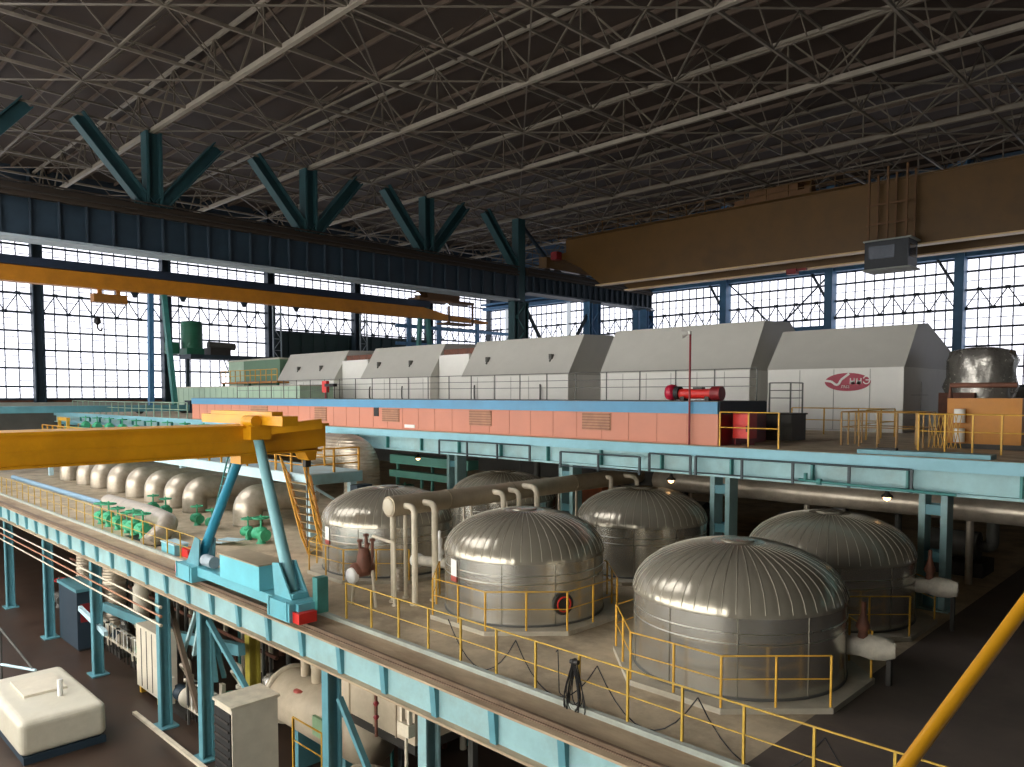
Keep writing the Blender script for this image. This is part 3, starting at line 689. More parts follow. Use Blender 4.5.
y0, y1 = at(92, 297, X=XC).y, at(125.5, 300, X=XC).y
hz = MB().box(XC-.5, XC+.5, y0, y1, 14.25, 14.95).build('hoist', mat('trolley_brown2', '#8a5a1c', .6), t)
b = MB()
for yy in (y0+.6, y1-.6): b.box(XC-.15, XC+.15, yy-.15, yy+.15, 14.95, 15.35)
b.build('hanger', YELD, hz)
hy = at(97.5, 324, X=XC).y; hz0 = at(97.5, 320, X=XC).z
MB().tube([(XC, hy, 14.3), (XC, hy, hz0)], .025, 6).build('hoist_rope', DRK, t)
b = MB().lathe((XC, hy, hz0), [(.05, .25), (.25, .1), (.28, -.2), (.1, -.4)], 14); b.tube(fillet([(XC, hy, hz0-.4), (XC, hy, hz0-.75), (XC, hy+.3, hz0-.95), (XC, hy+.35, hz0-.6)], .2), .07, 8); b.build('hook_block', BLK, t)
for px in (135, 183, 244, 296):
    yy = at(px, 300, X=XC).y; MB().prism([(yy-.35, 15.35), (yy+.35, 15.35), (yy+.1, 14.9), (yy-.1, 14.9)], 'X', XC-.1, XC+.1).build('cable_hanger', NAVYD, t)
b = MB().box(XC-1, XC+1.2, 55.5, 64, 17.4, 17.7).box(XC-.6, XC+.8, 57, 62, 17.7, 18.9).box(XC+.9, XC+1.1, 55.5, 55.7, 17.7, 19).box(XC+.9, XC+1.1, 60, 60.2, 15, 17.4).box(XC+.9, XC+1.1, 63.8, 64, 15, 17.4).box(XC-.9, XC+1.1, 59.8, 64, 14.9, 15.1); b.tube([(XC, 56, 18.1), (XC, 61, 18.1)], .4, 12); b.build('trolley', mat('trolley_brown', '#5c3d1c', .6), t)
for yy in (55.2, 59.6): MB().lathe((XC+1.2, yy, 17.0+(.9 if yy < 58 else 0)), [(.1, .2), (.35, 0), (0, -.05)], 14).build('lamp', glow('cool_lamp', '#e8f4ff', 3.), t)

# small gantry crane on the rail beside the viewer
gx0, gx1 = -23.4, -22.1
t = thing('gantry_crane', 'yellow-beamed gantry crane on turquoise legs straddling the deck rail', 'crane', (-22.7, 10.9, 0.08))
b = MB().box(gx0, gx1, 1.0, 12.4, 4.62, 5.4); b.prism([(12.4, 4.62), (13.6, 4.72), (13.6, 5.4), (12.4, 5.4)], 'X', gx0, gx1); gd = b.build('girder', YEL, t)
b = MB().box(gx0-.12, gx1+.22, 1.0, 13.6, 5.4, 5.48).box(gx1, gx1+.02, 1.0, 13.55, 4.95, 4.99); b.build('top_flange', YEL, gd)
b = MB().box(gx0-.1, gx1+.1, 1.0, 13.4, 4.56, 4.62); b.build('bottom_flange', YEL, gd)
p, q = at(213, 418, Y=11.3), at(290, 418, Y=11.3)
b = MB().box(p.x-.2, q.x+.1, 11.0, 11.5, 5.5, 5.78).box(p.x+.4, q.x-.6, 11.05, 11.4, 5.78, 5.9); b.build('cross_beam', YEL, t)
b = MB(); b.bar((gx1+.2, 11.0, 5.3), (gx1+.9, 12.9, 5.5), .25, .3); b.tube([(gx1+.1, 10.8, 5.62), (gx1+.75, 10.8, 5.62)], .17, 14); b.box(gx1-.2, gx1+.5, 10.75, 11.4, 5.05, 5.55); b.box(gx1-.9, gx1-.1, 10.5, 10.75, 5.0, 5.3); b.build('leg_head', YEL, t)
MB().box(gx0+.1, gx1-.5, 10.9, 11.5, 4.25, 4.56).build('leg_head', YEL, t)
MB().prism([(12.9, 4.72), (13.5, 4.72), (13.4, 4.25), (13.15, 4.25)], 'X', gx0+.3, gx1-.3).build('end_bracket', YEL, t)
l0, l1 = (-25.95, 11.0, .75), (-23.4, 11.2, 4.3); m0, m1 = (-19.75, 11.0, .75), (-21.85, 11.1, 5.1)
lg = MB().tube([l0, l1], [.17, .15], 16).build('leg', mat('shadow_teal', '#2f86a0', .4, 0, .1, 1.5), t); MB().tube([m0, m1], [.18, .15], 16).build('leg', mat('pale_teal', '#7fb4ba', .42, 0, .1, 1.5), t)  # shade and light put into the teal: left leg darker, right leg paler
for (bx_, by, bz), s in ((l0, 1), (m0, -1)):
    b = MB()
    for a in (-.26, .26): b.prism([(bx_-.5, .6), (bx_+.5, .6), (bx_+s*.62, 1.55), (bx_+s*.25, 1.6)] if s > 0 else [(bx_-.5, .6), (bx_+.5, .6), (bx_-.25, 1.6), (bx_-.62, 1.55)], 'Y', by+a-.025, by+a+.025)
    b.box(bx_-.45, bx_+.45, by-.24, by+.24, .6, .8)
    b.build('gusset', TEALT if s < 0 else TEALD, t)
MB().box(-26.5, -18.8, 10.65, 11.15, .32, .62).build('sill_beam', TEALT, t)
cbx = MB().box(-23.55, -20.95, 10.6, 11.45, .62, 1.36).build('drive_cabinet', mat('sky_turquoise', '#6cbfcc', .42, 0, .08, 1.2), t)
MB().box(-23.6, -20.9, 10.55, 11.5, 1.36, 1.4).build('cabinet_lid', mat('dusty_lid', '#a89a80', .7, 0, .12, 2.), cbx)
for x0, x1 in ((-26.7, -25.4), (-20.2, -18.95)):
    b = MB().box(x0, x1, 10.45, 11.3, .12, .64); b.box(x0+.1, x0+.14, 10.42, 10.45, .15, .7); b.box(x1-.14, x1-.1, 10.42, 10.45, .15, .7); bg = b.build('bogie', TEALT, t)
    for xx in (x0+.35, x1-.35): MB().lathe((xx, 10.86, .3), [(.04, -.08), (.22, -.07), (.22, .07), (.04, .08)], 20, 'Y').build('wheel', DRK, bg)
MB().box(-18.95, -18.6, 10.55, 11.1, .12, .42).build('buffer', RED, t); MB().box(-27.0, -26.7, 10.55, 11.25, .2, .5).build('buffer', RED, t)
MB().tube([(-25.2, 10.85, .88), (-24.5, 10.85, .88)], .2, 14).build('motor', mat('grey_motor', '#8d9aa0', .5), t)
MB().box(-18.9, -18.65, 11.15, 11.5, .3, 1.3).build('switch_box', TEALG, t)
b = MB(); b.tube([(-26.9, 11.4, .2), (-24.4, 11.4, 4.6)], .03, 6); b.tube([(-26.6, 11.4, .2), (-24.1, 11.4, 4.6)], .03, 6)
for k in range(1, 14): u = k/14; b.tube([(-26.9+2.5*u, 11.4, .2+4.4*u), (-26.6+2.5*u, 11.4, .2+4.4*u)], .018, 5)
b.build('ladder', TEALG, t)
b = MB().tube([(-22.8, 13.3, 4.3), (-22.8, 13.3, 1.3)], .018, 6); b.box(-22.9, -22.7, 13.2, 13.4, 4.0, 4.3); b.build('hanging_cable', DRK, t)

# ================================================================ SERVICE DECK
def octa(cx, cy, a):
    s = a*math.tan(PI/8); return [(cx+x, cy+y) for x, y in ((-s, -a), (s, -a), (a, -s), (a, s), (s, a), (-s, a), (-a, s), (-a, -s))]
def tank(cx, cy, R, label, sign=None, manhole=None, ang=0):
    w = MB().prism(octa(cx, cy, R+.35), 'Z', 0, .12); struct('tank_plinth', w, CONC2)
    t = thing('feedwater_heater', label, 'tank', (cx, cy, .12), 'domed feedwater heaters')
    b = MB().lathe((cx, cy, 0), [(R, .12), (R, 1.86)], 96); b.build('shell', SHELL, t)
    n = 52; b = MB(); pr = []
    for k in range(15):
        u = k/14; r = R*math.cos(u*PI/2)**.92 if k < 14 else 0
        z = 1.86+1.12*(1-(r/R)**2.15)**(1/1.9) if r < R else 1.86
        pr.append((max(r, 0), z))
    pr = [(R+.02, 1.82), (R+.02, 1.9)]+[(p[0]*1.0, p[1]+.03) for p in pr[1:-1]]+[(.0, 3.02)]
    b.lathe((cx, cy, 0), pr, n*4)
    for i, v in enumerate(b.v):                                       # each gore bulges a little between its seams
        j = i % (n*4); q = (j % 4)/4
        bul = .010*math.sin(q*PI)*min(1, math.hypot(v[0]-cx, v[1]-cy)/R*1.1)
        f = 1+bul/R; b.v[i] = (cx+(v[0]-cx)*f, cy+(v[1]-cy)*f, v[2]+bul*.4)
    dm = b.build('dome', DOME, t)
    b = MB()
    for k in range(n):
        a = 2*PI*k/n; b.tube([(cx+(r+.008)*math.cos(a), cy+(r+.008)*math.sin(a), z+.008) for r, z in pr[1:-2]], .006, 4, False)
    b.build('standing_seams', mat('seam_aluminium', '#b5af9f', .4, .4, .03, 1.), dm)
    MB().lathe((cx, cy, 3.0), [(.4, -.03), (.38, .03), (.34, .035), (0, .04)], 32).build('top_cap', DOME, dm)
    b = MB()
    for z in (1.28, 1.5): b.lathe((cx, cy, z), [(R, -.014), (R+.01, -.01), (R+.01, .01), (R, .014)], 96)
    b.build('band', FOIL if False else mat('bright_strap', '#bdb8a9', .3, .9, .05, 2.), t)
    for k in range(10):
        a = 2*PI*(k+.3)/10; b = MB(); b.bar((cx+(R+.004)*math.cos(a), cy+(R+.004)*math.sin(a), .14), (cx+(R+.004)*math.cos(a), cy+(R+.004)*math.sin(a), 1.84), .02)
        b.build('sheet_seam', mat('seam_metal', '#7d786a', .4, .8), t)
    MB().lathe((cx, cy, 0), [(R+.02, .12), (R+.03, .16), (R+.0, .18)], 96).build('base_ring', GRYD, t)
    if sign is not None:
        d = Vec((math.cos(sign), math.sin(sign), 0)); s = Vec((-d.y, d.x, 0)); b = MB()
        def plate(b, z0, z1, off):
            c = Vec((cx, cy, 0))+d*(R+off); b.add([c+s*i*.16+d*j+Vec((0, 0, z)) for j in (0, .012) for i, z in ((-1, z0), (1, z0), (1, z1), (-1, z1))], [(0, 1, 2, 3), (7, 6, 5, 4), (0, 4, 5, 1), (1, 5, 6, 2), (2, 6, 7, 3), (3, 7, 4, 0)])
        plate(b, 1.28, 1.75, .02); sp = b.build('number_plate', SIGN, t); b = MB(); plate(b, 1.12, 1.27, .022); b.build('red_stripe', mat('faded_red', '#b5584e', .5), sp)
    if manhole is not None:
        d = Vec((math.cos(manhole), math.sin(manhole), 0)); c = Vec((cx, cy, .72))
        b = MB(); b.tube([c+d*(R-.02), c+d*(R+.08)], .3, 24); mh = b.build('manhole', DRK, t)
        b = MB(); ax = Vec((-d.y, d.x, 0)); b.tube([c+d*(R+.1)+(ax*math.cos(2*PI*k/20)+Vec((0, 0, 1))*math.sin(2*PI*k/20))*.2 for k in range(21)], .022, 6); b.build('red_ring', RED, mh)
    return t
T = dict(front=(-15.7, 16.4, 2.36), near=(-8.7, 16.33, 2.4), mid=(-16.3, 23.3, 2.35), right=(-8.95, 22.25, 2.28), left=(-23.2, 16.9, 2.4), back=(-24.2, 23.9, 2.35))
tank(*T['front'], 'domed aluminium heater with a red ringed manhole, in the middle of the service deck', math.radians(-103), math.radians(-20))
tank(*T['near'], 'nearest and largest looking domed aluminium heater, closest to the lower right')
tank(*T['mid'], 'domed aluminium heater under the deck edge behind the nearest pair')
tank(*T['right'], 'domed aluminium heater at the far right in front of the teal column')
tank(*T['left'], 'domed aluminium heater left of the cream drop pipes, next to the orange stairs', math.radians(-98))
tank(*T['back'], 'domed aluminium heater whose dusty top shows behind the tan header pipe')
for k, lab in (('front', 'yellow eight-sided guard rail around the middle heater'), ('near', 'yellow eight-sided guard rail around the nearest heater'),
               ('right', 'yellow eight-sided guard rail around the far right heater'), ('left', 'yellow eight-sided guard rail around the heater by the stairs')):
    cx, cy, R = T[k]; o8 = octa(cx, cy, R+.28); i0 = {'near': 3, 'right': 3, 'front': 7, 'left': 3}[k]; railing([(x, y, .12) for x, y in o8[i0:]+o8[:i0]], lab, YELR, 'rails around the heaters', h=1.05, step=1.1, r=.017)
# rail and kerb along the crane rail, and the rest of the deck rails
px = -9.0; pts = []
xs = [-8.95+1.19*k for k in range(6)]
railing([(-18.3, 11.86, .09), (6, 11.86, .09)], 'long yellow guard rail along the near edge of the service deck', mat('rail_dull_yellow', '#bd9a3a', .5, 0, .2, 4., '#84764a', .5), h=1.02, step=1.2, r=.019, mids=(.5,))
railing([(-62, 11.86, .09), (-27.2, 11.86, .09)], 'yellow guard rail along the rail kerb left of the gantry crane', mat('rail_dull_yellow', '#bd9a3a', .5), h=1.0, step=1.3, r=.018, mids=(.5,))
# cable swags and coil on the rail
b = MB(); x = -14.
for k in range(5):
    x1 = x+2.3; b.tube([(x+(x1-x)*u/10, 11.95, .95-.93*(1-(2*u/10-1)**2)) for u in range(11)], .014, 5); x = x1
tag(b.build('cable', BLK), 'black cable sagging in loops along the near deck rail', 'cable')
a = at(577, 664, Y=11.8)
t = thing('cable_coil', 'bundle of dark cable hanging in long loops on the near deck rail', 'cable', (a.x, 11.8, .2))
b = MB()
for k in range(9):
    w_ = random.uniform(.14, .36); l_ = random.uniform(.95, 1.3); o_ = random.uniform(-.06, .06); yy = 11.76-.01*k
    b.tube([(a.x+o_*.5+w_*math.sin(2*PI*u/20)*(1-math.cos(2*PI*u/20))*.62+o_*(1-math.cos(2*PI*u/20))/2, yy, 1.06-l_*(1-math.cos(2*PI*u/20))/2) for u in range(21)], .013, 5)
b.build('loops', BLK, t)
b = MB(); b.tube([(a.x-.1, 11.72, .98), (a.x+.1, 11.72, 1.0)], .05, 8); b.build('tie', DRK, t)
b = MB(); b.tube(fillet([(a.x-.55, 11.78, 1.05), (a.x-.5, 11.78, 1.12), (a.x-.46, 11.78, .2), (a.x-.2, 11.8, .12)], .06), .012, 5); b.build('tail', BLK, t)

# tan header pipe with its cream branches
HX = -19.05; y0 = 13.9; HZ = 2.98
t = thing('header_pipe', 'thick tan header pipe running from the middle of the deck back under the turbine deck', 'pipe', (HX, y0, HZ))
MB().tube([(HX, y0, HZ), (HX, 20, HZ), (HX, 27, HZ)], .32, 24).build('pipe', TAN, t)
MB().lathe((HX, y0, HZ), [(.0, -.07), (.24, -.06), (.27, 0), (.27, .06)], 24, 'Y').build('end_cap', PIPW, t)
b = MB()
for yy in (16.2, 19.2, 22.6): b.lathe((HX, yy, HZ), [(.32, -.03), (.335, -.02), (.335, .02), (.32, .03)], 24, 'Y')
b.build('band', mat('strap_tan', '#8f8068', .5), t)
def branch(pts, r, label, grp='cream pipes dropping from the header', flange=True, m=PIPW):
    t = thing('branch_pipe', label, 'pipe', pts[-1], grp); MB().tube(fillet(pts, .34, 7), r, 12).build('pipe', m, t)
    if flange: e = Vec(pts[-1]); MB().lathe((e.x, e.y, e.z), [(r*1.7, 0), (r*1.7, .05), (r, .06)], 14).build('foot_flange', m, t)
    return t
branch([(HX, 14.05, HZ-.2), (HX, 14.05, 1.5), (HX, 14.05, 0)], .085, 'cream pipe dropping straight down under the capped end of the header')
branch([(HX+.25, 14.3, HZ+.02), (HX+.75, 14.3, HZ+.02), (HX+.75, 14.3, 0)], .095, 'cream pipe bending off the header, second from its capped end')
branch([(HX+.25, 15.05, HZ+.05), (HX+.8, 15.05, HZ+.05), (HX+.8, 15.05, 0)], .1, 'cream pipe bending off the header nearest the middle heater')
branch([(HX-.1, 14.6, HZ-.2), (HX-.1, 14.6, 1.2), (HX-.1, 14.6, 0)], .06, 'thin grey-cream pipe dropping behind the capped end of the header')
branch([(HX+.25, 18.1, HZ+.1), (HX+.75, 18.1, HZ+.1), (HX+.75, 18.1, 0)], .09, 'first of three cream pipe bends over the middle heater dome', 'cream bends behind the middle heater')
branch([(HX+.25, 18.85, HZ+.1), (HX+.75, 18.85, HZ+.1), (HX+.75, 18.85, 0)], .085, 'second of three cream pipe bends over the middle heater dome', 'cream bends behind the middle heater')
branch([(HX+.25, 19.6, HZ+.18), (HX+.9, 19.6, HZ+.18), (HX+.9, 19.6, 0)], .1, 'third and largest of three cream pipe bends over the middle heater dome', 'cream bends behind the middle heater')
branch([(HX+.25, 24.4, HZ+.12), (HX+.5, 24.4, HZ+.12), (HX+.5, 24.4, 0)], .09, 'cream pipe bend beside the teal column at the far end of the header', 'cream bends at the far end of the header')
branch([(HX+.25, 25.6, HZ+.1), (HX+.9, 25.6, HZ+.1), (HX+.9, 25.6, 0)], .09, 'cream pipe bend just left of the dome at the far end of the header', 'cream bends at the far end of the header')
branch([(HX-.9, 13.95, 1.95), (HX+.2, 13.75, 1.95), (HX+.4, 13.8, 1.95), (HX+.4, 13.8, 0)], .055, 'thin cream pipe linking the brown valve to the drop pipes')
for k, (x, y) in enumerate(((HX-.7, 17.6), (HX+.35, 17.0), (HX+.1, 21.7), (HX+.2, 22.6), (HX-.6, 19.6))):
    branch([(x, y, 2.7), (x, y, 0)], .05, ['slim upright pipe under the header beside the left heater', 'slim upright pipe under the header between two drop pipes', 'slim upright pipe under the middle of the header', 'slim upright pipe in front of the orange box', 'slim upright pipe behind the left heater'][k], 'slim uprights under the header', True, WRAP)
# valves
def valve(loc, m, mw, label, s=1., grp=None, stem=.55, cat='valve', ax='X'):
    x, y, z = loc; t = thing('gate_valve', label, cat, loc, grp)
    b = MB(); d = Vec((1, 0, 0)) if ax == 'X' else Vec((0, 1, 0)); c = Vec(loc)+Vec((0, 0, .3*s))
    b.tube([c-d*.32*s, c-d*.3*s, c-d*.1*s, c+d*.1*s, c+d*.3*s, c+d*.32*s], [.2*s, .2*s, .15*s, .15*s, .2*s, .2*s], 14); b.lathe((x, y, z), [(.17*s, 0), (.12*s, .05*s), (.12*s, .3*s), (.19*s, .45*s), (.19*s, .5*s), (.08*s, .55*s)], 14); b.build('body', m, t)
    MB().tube([(x, y, z+.5*s), (x, y, z+(.6+stem)*s)], .035*s, 8).build('stem', m, t)
    zc = z+(.5+stem)*s
    b = MB().tube([(x+.25*s*math.cos(2*PI*k/18), y+.25*s*math.sin(2*PI*k/18), zc) for k in range(19)], .03*s, 6, False)
    for k in range(3): b.tube([(x, y, zc), (x+.25*s*math.cos(2.1*k), y+.25*s*math.sin(2.1*k), zc)], .02*s, 5)
    b.build('handwheel', mw, t); return t
VL = [((126, 487), 'green valve between the third and fourth silver elbows'), ((101, 512), 'green valve on the blue pipe at the far left of the deck'), ((109, 522), 'green valve with a tall yoke beside the left deck rail'),
      ((118, 524), 'second green valve beside the left deck rail'), ((134, 533), 'squat green valve nearest the left end of the deck rail'), ((143, 531), 'green valve beside the open pit on the left deck'),
      ((166, 519), 'green valve at the bend of the silver branch duct'), ((153, 500), 'green valve in front of the fifth silver elbow'), ((197, 512), 'green valve in front of the seventh silver elbow'),
      ((212, 509), 'green valve just left of the turquoise crane leg'), ((248, 528), 'green valve between the two crane legs'), ((261, 526), 'tall green valve next to the pale crane leg')]
for k, (p, lab) in enumerate(VL):
    a = at(p[0], p[1], Y=12.55 if p[0] < 145 else 15.7); valve((a.x, a.y, 0), GRNV, GRNV, lab, [1.1, 1.2, 1.3, 1.2, 1.3, 1.3, 1.1, 1.1, 1.1, 1.1, 1.1, 1.3][k], 'green valves on the left deck', .35)
# brown valve by the left heater
a = at(364, 606, Z=0)
t = thing('relief_valve', 'dirty brown relief valve on pale legs in front of the left heater', 'valve', (a.x, a.y, 0))
b = MB()
for s in (-.17, .17): b.tube([(a.x+s*2.2, a.y+s, 0), (a.x+s*1.2, a.y+s, 1.1)], .05, 8)
b.build('leg', PIPW, t)
MB().lathe((a.x, a.y+.1, 1.15), [(.15, -.5), (.22, -.46), (.24, 0), (.2, .2), (.08, .28)], 18, 'Y').lathe((a.x+.1, a.y-.05, 1.1), [(.2, 0), (.24, .2), (.2, .5), (.14, .7)], 14).build('body', COPR, t)
MB().lathe((a.x-.02, a.y-.4, 1.0), [(.0, -.1), (.22, -.08), (.24, .0), (.22, .1)], 20, 'Y').build('white_flange', SIGN, t)
b = MB()
for s, h in ((-.12, .95), (0, 1.2), (.12, 1.0), (.02, .8)): b.tube([(a.x+s+.15, a.y+s, 1.3), (a.x+s*1.3+.15, a.y+s, 1.3+h*.75)], .05, 7); b.lathe((a.x+s*1.3+.15, a.y+s, 1.3+h*.7), [(.02, 0), (.09, .02), (.09, .08), (.02, .1)], 10)
b.build('spindles', COPR, t)
# white wrapped feed valve next to the middle heater
a = at(428, 590, Z=0); a.y = 16.2; a.x = -19.6
t = thing('wrapped_valve', 'white wrapped feed pipe and valve joining the left side of the middle heater', 'valve', (-18.6, 16.1, 0))
MB().tube([(-20.1, 15.7, .9), (-18.0, 16.35, .9)], .17, 14).build('wrapped_pipe', mat('white_wrap', '#cfc8b6', .7, 0, .15, 5., '#9a8f7a', .4, .4), t)
MB().lathe((-19.1, 15.95, 1.0), [(.12, 0), (.1, .15), (.15, .22), (.15, .3), (.08, .4), (.1, .6), (.1, .7), (.05, .75), (.05, .95), (0, 1.0)], 14).build('valve_top', SIGN, t)
MB().lathe((-20.0, 15.73, .9), [(.0, -.14), (.23, -.12), (.23, .1), (.17, .14)], 16, 'X').build('end_flange', SIGN, t)
b = MB()
for q in (-19.4, -18.4): b.box(q-.06, q+.06, 15.95, 16.1, 0, .8)
b.build('support', DRK, t)
b = MB().tube([(-20.0, 15.0, 0), (-20.0, 15.0, .75)], .12, 12)
for k in range(5): b.lathe((-20.0, 15.0, .1+k*.13), [(.12, -.03), (.17, 0), (.12, .03)], 12)
tag(b.build('spring_support', WRAP), 'short ribbed spring support on the deck among the cream drop pipes', 'support')
# wrapped nozzles of the right-hand heaters
def nozzle(cx, cy, R, deg, z, ln, label, up=True):
    d = Vec((math.cos(math.radians(deg)), math.sin(math.radians(deg)), 0)); c = Vec((cx, cy, z)); p, q = c+d*(R-.03), c+d*(R+ln)
    t = thing('wrapped_nozzle', label, 'pipe', (q.x, q.y, 0), 'wrapped outlets of the heaters')
    b = MB().tube([p, p.lerp(q, .3), p.lerp(q, .5), p.lerp(q, .8), q], [.2, .22, .28, .26, .2], 16); 
    for i, v in enumerate(b.v): b.v[i] = tuple(Vec(v)+Vec((random.uniform(-.02, .02),)*3))
    b.build('jacket', mat('white_wrap', '#cfc8b6', .7, 0, .15, 5., '#9a8f7a', .4, .4), t)
    if up:
        u = p.lerp(q, .35); MB().lathe((u.x, u.y, z+.2), [(.12, 0), (.09, .15), (.16, .25), (.1, .4), (.05, .6), (.05, .8)], 12).build('valve_top', COPR, t)
    MB().box(q.x-.15, q.x-.05, q.y-.05, q.y+.05, 0, z-.15).build('support', DRK, t)
nozzle(*T['near'], 22, .82, .95, 'white wrapped outlet on the right side of the nearest heater')
nozzle(*T['right'], 12, 1.15, 1.0, 'white wrapped outlet on the right side of the far right heater')

# silver pipe and lamps under the turbine deck edge
t = thing('steam_pipe', 'long silver lagged pipe under the turbine deck at the right', 'pipe', (-8, 27.3, 0)); MB().tube([(-18.3, 27.3, 2.82), (4, 27.3, 2.82)], .42, 20).build('jacket', WRAP, t)
for q in (-17, -10.5, -4): MB().box(q-.12, q+.12, 27.15, 27.45, 0, 2.42).build('support', DRK, t)
for q, lab in (((671, 480), 'small glowing lamp hanging over the dome behind the nearest pair'), ((887, 497), 'small glowing lamp hanging over the far right heater'), ((418, 458), 'small pale lamp hanging under the deck near the far steel column')):
    a = at(*q, Y=24.2); t = thing('pendant_lamp', lab, 'lamp', (a.x, 24.2, a.z), 'pendant lamps under the turbine deck')
    MB().tube([(a.x, 24.2, a.z+.1), (a.x, 24.2, 4.5)], .012, 5).build('cord', BLK, t); MB().lathe((a.x, 24.2, a.z), [(.05, .22), (.07, .12), (.16, .05), (.17, 0)], 14).build('shade', DRK, t)
    MB().lathe((a.x, 24.2, a.z), [(0, -.13), (.09, -.08), (.12, 0), (.08, .06)], 14).build('bulb', BULB, t)
# dark hanging rails along the deck girder
for x0, x1, z, lab in ((-26, -20.5, 4.35, 'dark hand rail below the deck edge near the far steel column'), (-18.9, -15.3, 4.2, 'dark hand rail fixed to the deck girder above the dome'), (-14.9, -13.3, 4.35, 'short dark hand rail on the deck girder left of the near column'), (-13.1, -6.6, 4.35, 'long dark hand rail on the deck girder at the right')):
    railing([(x0, 21.72, z-.55), (x1, 21.72, z-.55)], lab, mat('rail_black', '#2f3c40', .5), 'dark rails on the deck girder', h=.62, step=1.7, r=.03, mids=(.15,))
b = MB().tube([(-9.6, 21.58, 3.95), (-9.0, 21.58, 3.92), (-5.5, 21.58, 3.86)], .04, 8); b.lathe((-9.0, 21.58, 3.93), [(.09, -.06), (.09, .06)], 10, 'X'); b.tube([(-9.4, 21.58, 3.93), (-9.4, 21.58, 4.15)], .06, 8)
tag(b.build('conduit', TEALG), 'grey-green conduit with a valve along the deck girder at the right', 'pipe')
# things in the dark under the deck
a = at(430, 462, Y=29)
DG = mat('duct_green', '#5d9b8c', .5, 0, .1, 1.)
for lab, x0, y0, y1, z0, z1 in (('pale green duct in the dark under the turbine deck left of the steel column', a.x-4, 29, 29.8, a.z-.3, a.z+.25), ('lower green duct in the dark under the turbine deck', a.x-3, 28.2, 28.7, a.z-1.0, a.z-.6)):
    t = thing('cable_duct', lab, 'duct', (a.x, y0, 0)); MB().box(x0, a.x+3.4, y0, y1, z0, z1).build('trough', DG, t)
    for q in (x0+.6, a.x, a.x+3): MB().box(q-.06, q+.06, y0+.1, y0+.25, 0, z0).build('support', DG, t)
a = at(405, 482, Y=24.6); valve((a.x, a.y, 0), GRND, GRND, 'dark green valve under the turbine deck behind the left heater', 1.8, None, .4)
a = at(592, 492, Y=29); t = thing('switch_cabinet', 'orange-brown switch box under the turbine deck beside the header', 'cabinet', (a.x, 29, 0))
MB().box(a.x-.6, a.x+.6, 29, 29.5, .3, a.z+.25).build('body', mat('orange_box', '#b0623a', .5), t); MB().box(a.x-.55, a.x+.55, 28.97, 29, .4, a.z+.2).build('door', mat('orange_door', '#a2552f', .5), t); MB().box(a.x-.6, a.x+.6, 29.05, 29.45, 0, .3).build('plinth', DRK, t)
for k in range(9):
    x = -27+2.9*k+random.uniform(-.5, .5); y = random.uniform(28.0, 29.6); b = MB().tube([(x, y, 0), (x, y, 4.5)], random.choice((.06, .09, .12)), 8)
    tag(b.build('riser_pipe', WRAP if k % 2 else GRYD), 'upright pipe lost in the dark under the turbine deck', 'pipe', 'risers in the dark under the deck')
for k in range(5):
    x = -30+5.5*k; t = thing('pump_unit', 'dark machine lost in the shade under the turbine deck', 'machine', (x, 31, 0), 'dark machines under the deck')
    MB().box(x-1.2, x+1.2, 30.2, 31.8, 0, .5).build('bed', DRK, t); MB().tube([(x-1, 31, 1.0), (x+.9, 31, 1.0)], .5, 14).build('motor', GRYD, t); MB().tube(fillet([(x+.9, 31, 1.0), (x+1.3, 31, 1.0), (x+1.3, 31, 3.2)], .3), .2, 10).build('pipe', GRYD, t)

# ---- left part of the deck: silver elbows, platform, stairs
EP = [(70, 485), (87, 488), (101, 490), (118, 493), (137, 496), (156, 500), (176, 504), (195, 508), (248, 520)]
for k, p in enumerate(EP):
    a = at(*p, Y=17.4); r = .64 if k < 8 else .7
    t = thing('extraction_duct', ['silver elbow duct at the far left end of the row', 'second silver elbow duct from the far left end', 'third silver elbow duct of the left row', 'fourth silver elbow duct, behind the hanging crane bracket', 'fifth silver elbow duct, with a green valve in front', 'sixth silver elbow duct of the left row', 'seventh silver elbow duct, left of the crane ladder', 'silver elbow duct behind the turquoise crane leg', 'silver elbow duct between the two crane legs'][k], 'duct', (a.x, 17.4, 0), 'silver elbow ducts on the left deck')
    MB().tube(fillet([(a.x, 21, 1.3), (a.x, 17.4, 1.3), (a.x, 17.4, 0)], 1.25, 10), r, 24).build('elbow', WRAP, t)
    b = MB()
    for z in (.08,): b.lathe((a.x, 17.4, z), [(r, -.03), (r+.025, 0), (r, .03)], 24)
    b.build('strap', mat('strap_metal', '#8f8776', .35, .8), t)
a, c = at(122, 506, Z=.75), at(168, 513, Z=.75)
b = MB().tube(fillet([(a.x-2, a.y, .75), (c.x, a.y, .75), (c.x+3.2, a.y-.4, .75), (c.x+3.6, a.y-1.5, 0)], 1.3, 8), .42, 18); tag(b.build('branch_duct', WRAP), 'lower silver branch duct bending down to the left deck', 'duct')
a = at(60, 488, Z=.35); b = MB().tube([(a.x-12, a.y, .16), (a.x+18, a.y, .16)], .16, 10); tag(b.build('blue_pipe', mat('blue_grey_pipe', '#7f9fb5', .45, 0, .1, 2.)), 'straight blue-grey pipe low on the left deck', 'pipe')
a = at(164, 556, Z=0); t = thing('tool_chest', 'small turquoise box on the deck edge left of the gantry crane', 'box', (a.x, a.y, 0)); MB().box(a.x-.9, a.x+.4, a.y+.25, a.y+.8, 0, .42).build('box', TEALT, t); MB().box(a.x-.93, a.x+.43, a.y+.22, a.y+.83, .42, .47).build('lid', PALE, t)
a = at(177, 557, Z=0); t = thing('rail_stop', 'small red rail stop on the deck edge by the crane ladder', 'stop', (a.x, a.y, 0)); MB().prism([(a.x-.1, 0), (a.x+.6, 0), (a.x+.5, .3), (a.x, .35)], 'Y', a.y+.2, a.y+.6).build('block', RED, t)
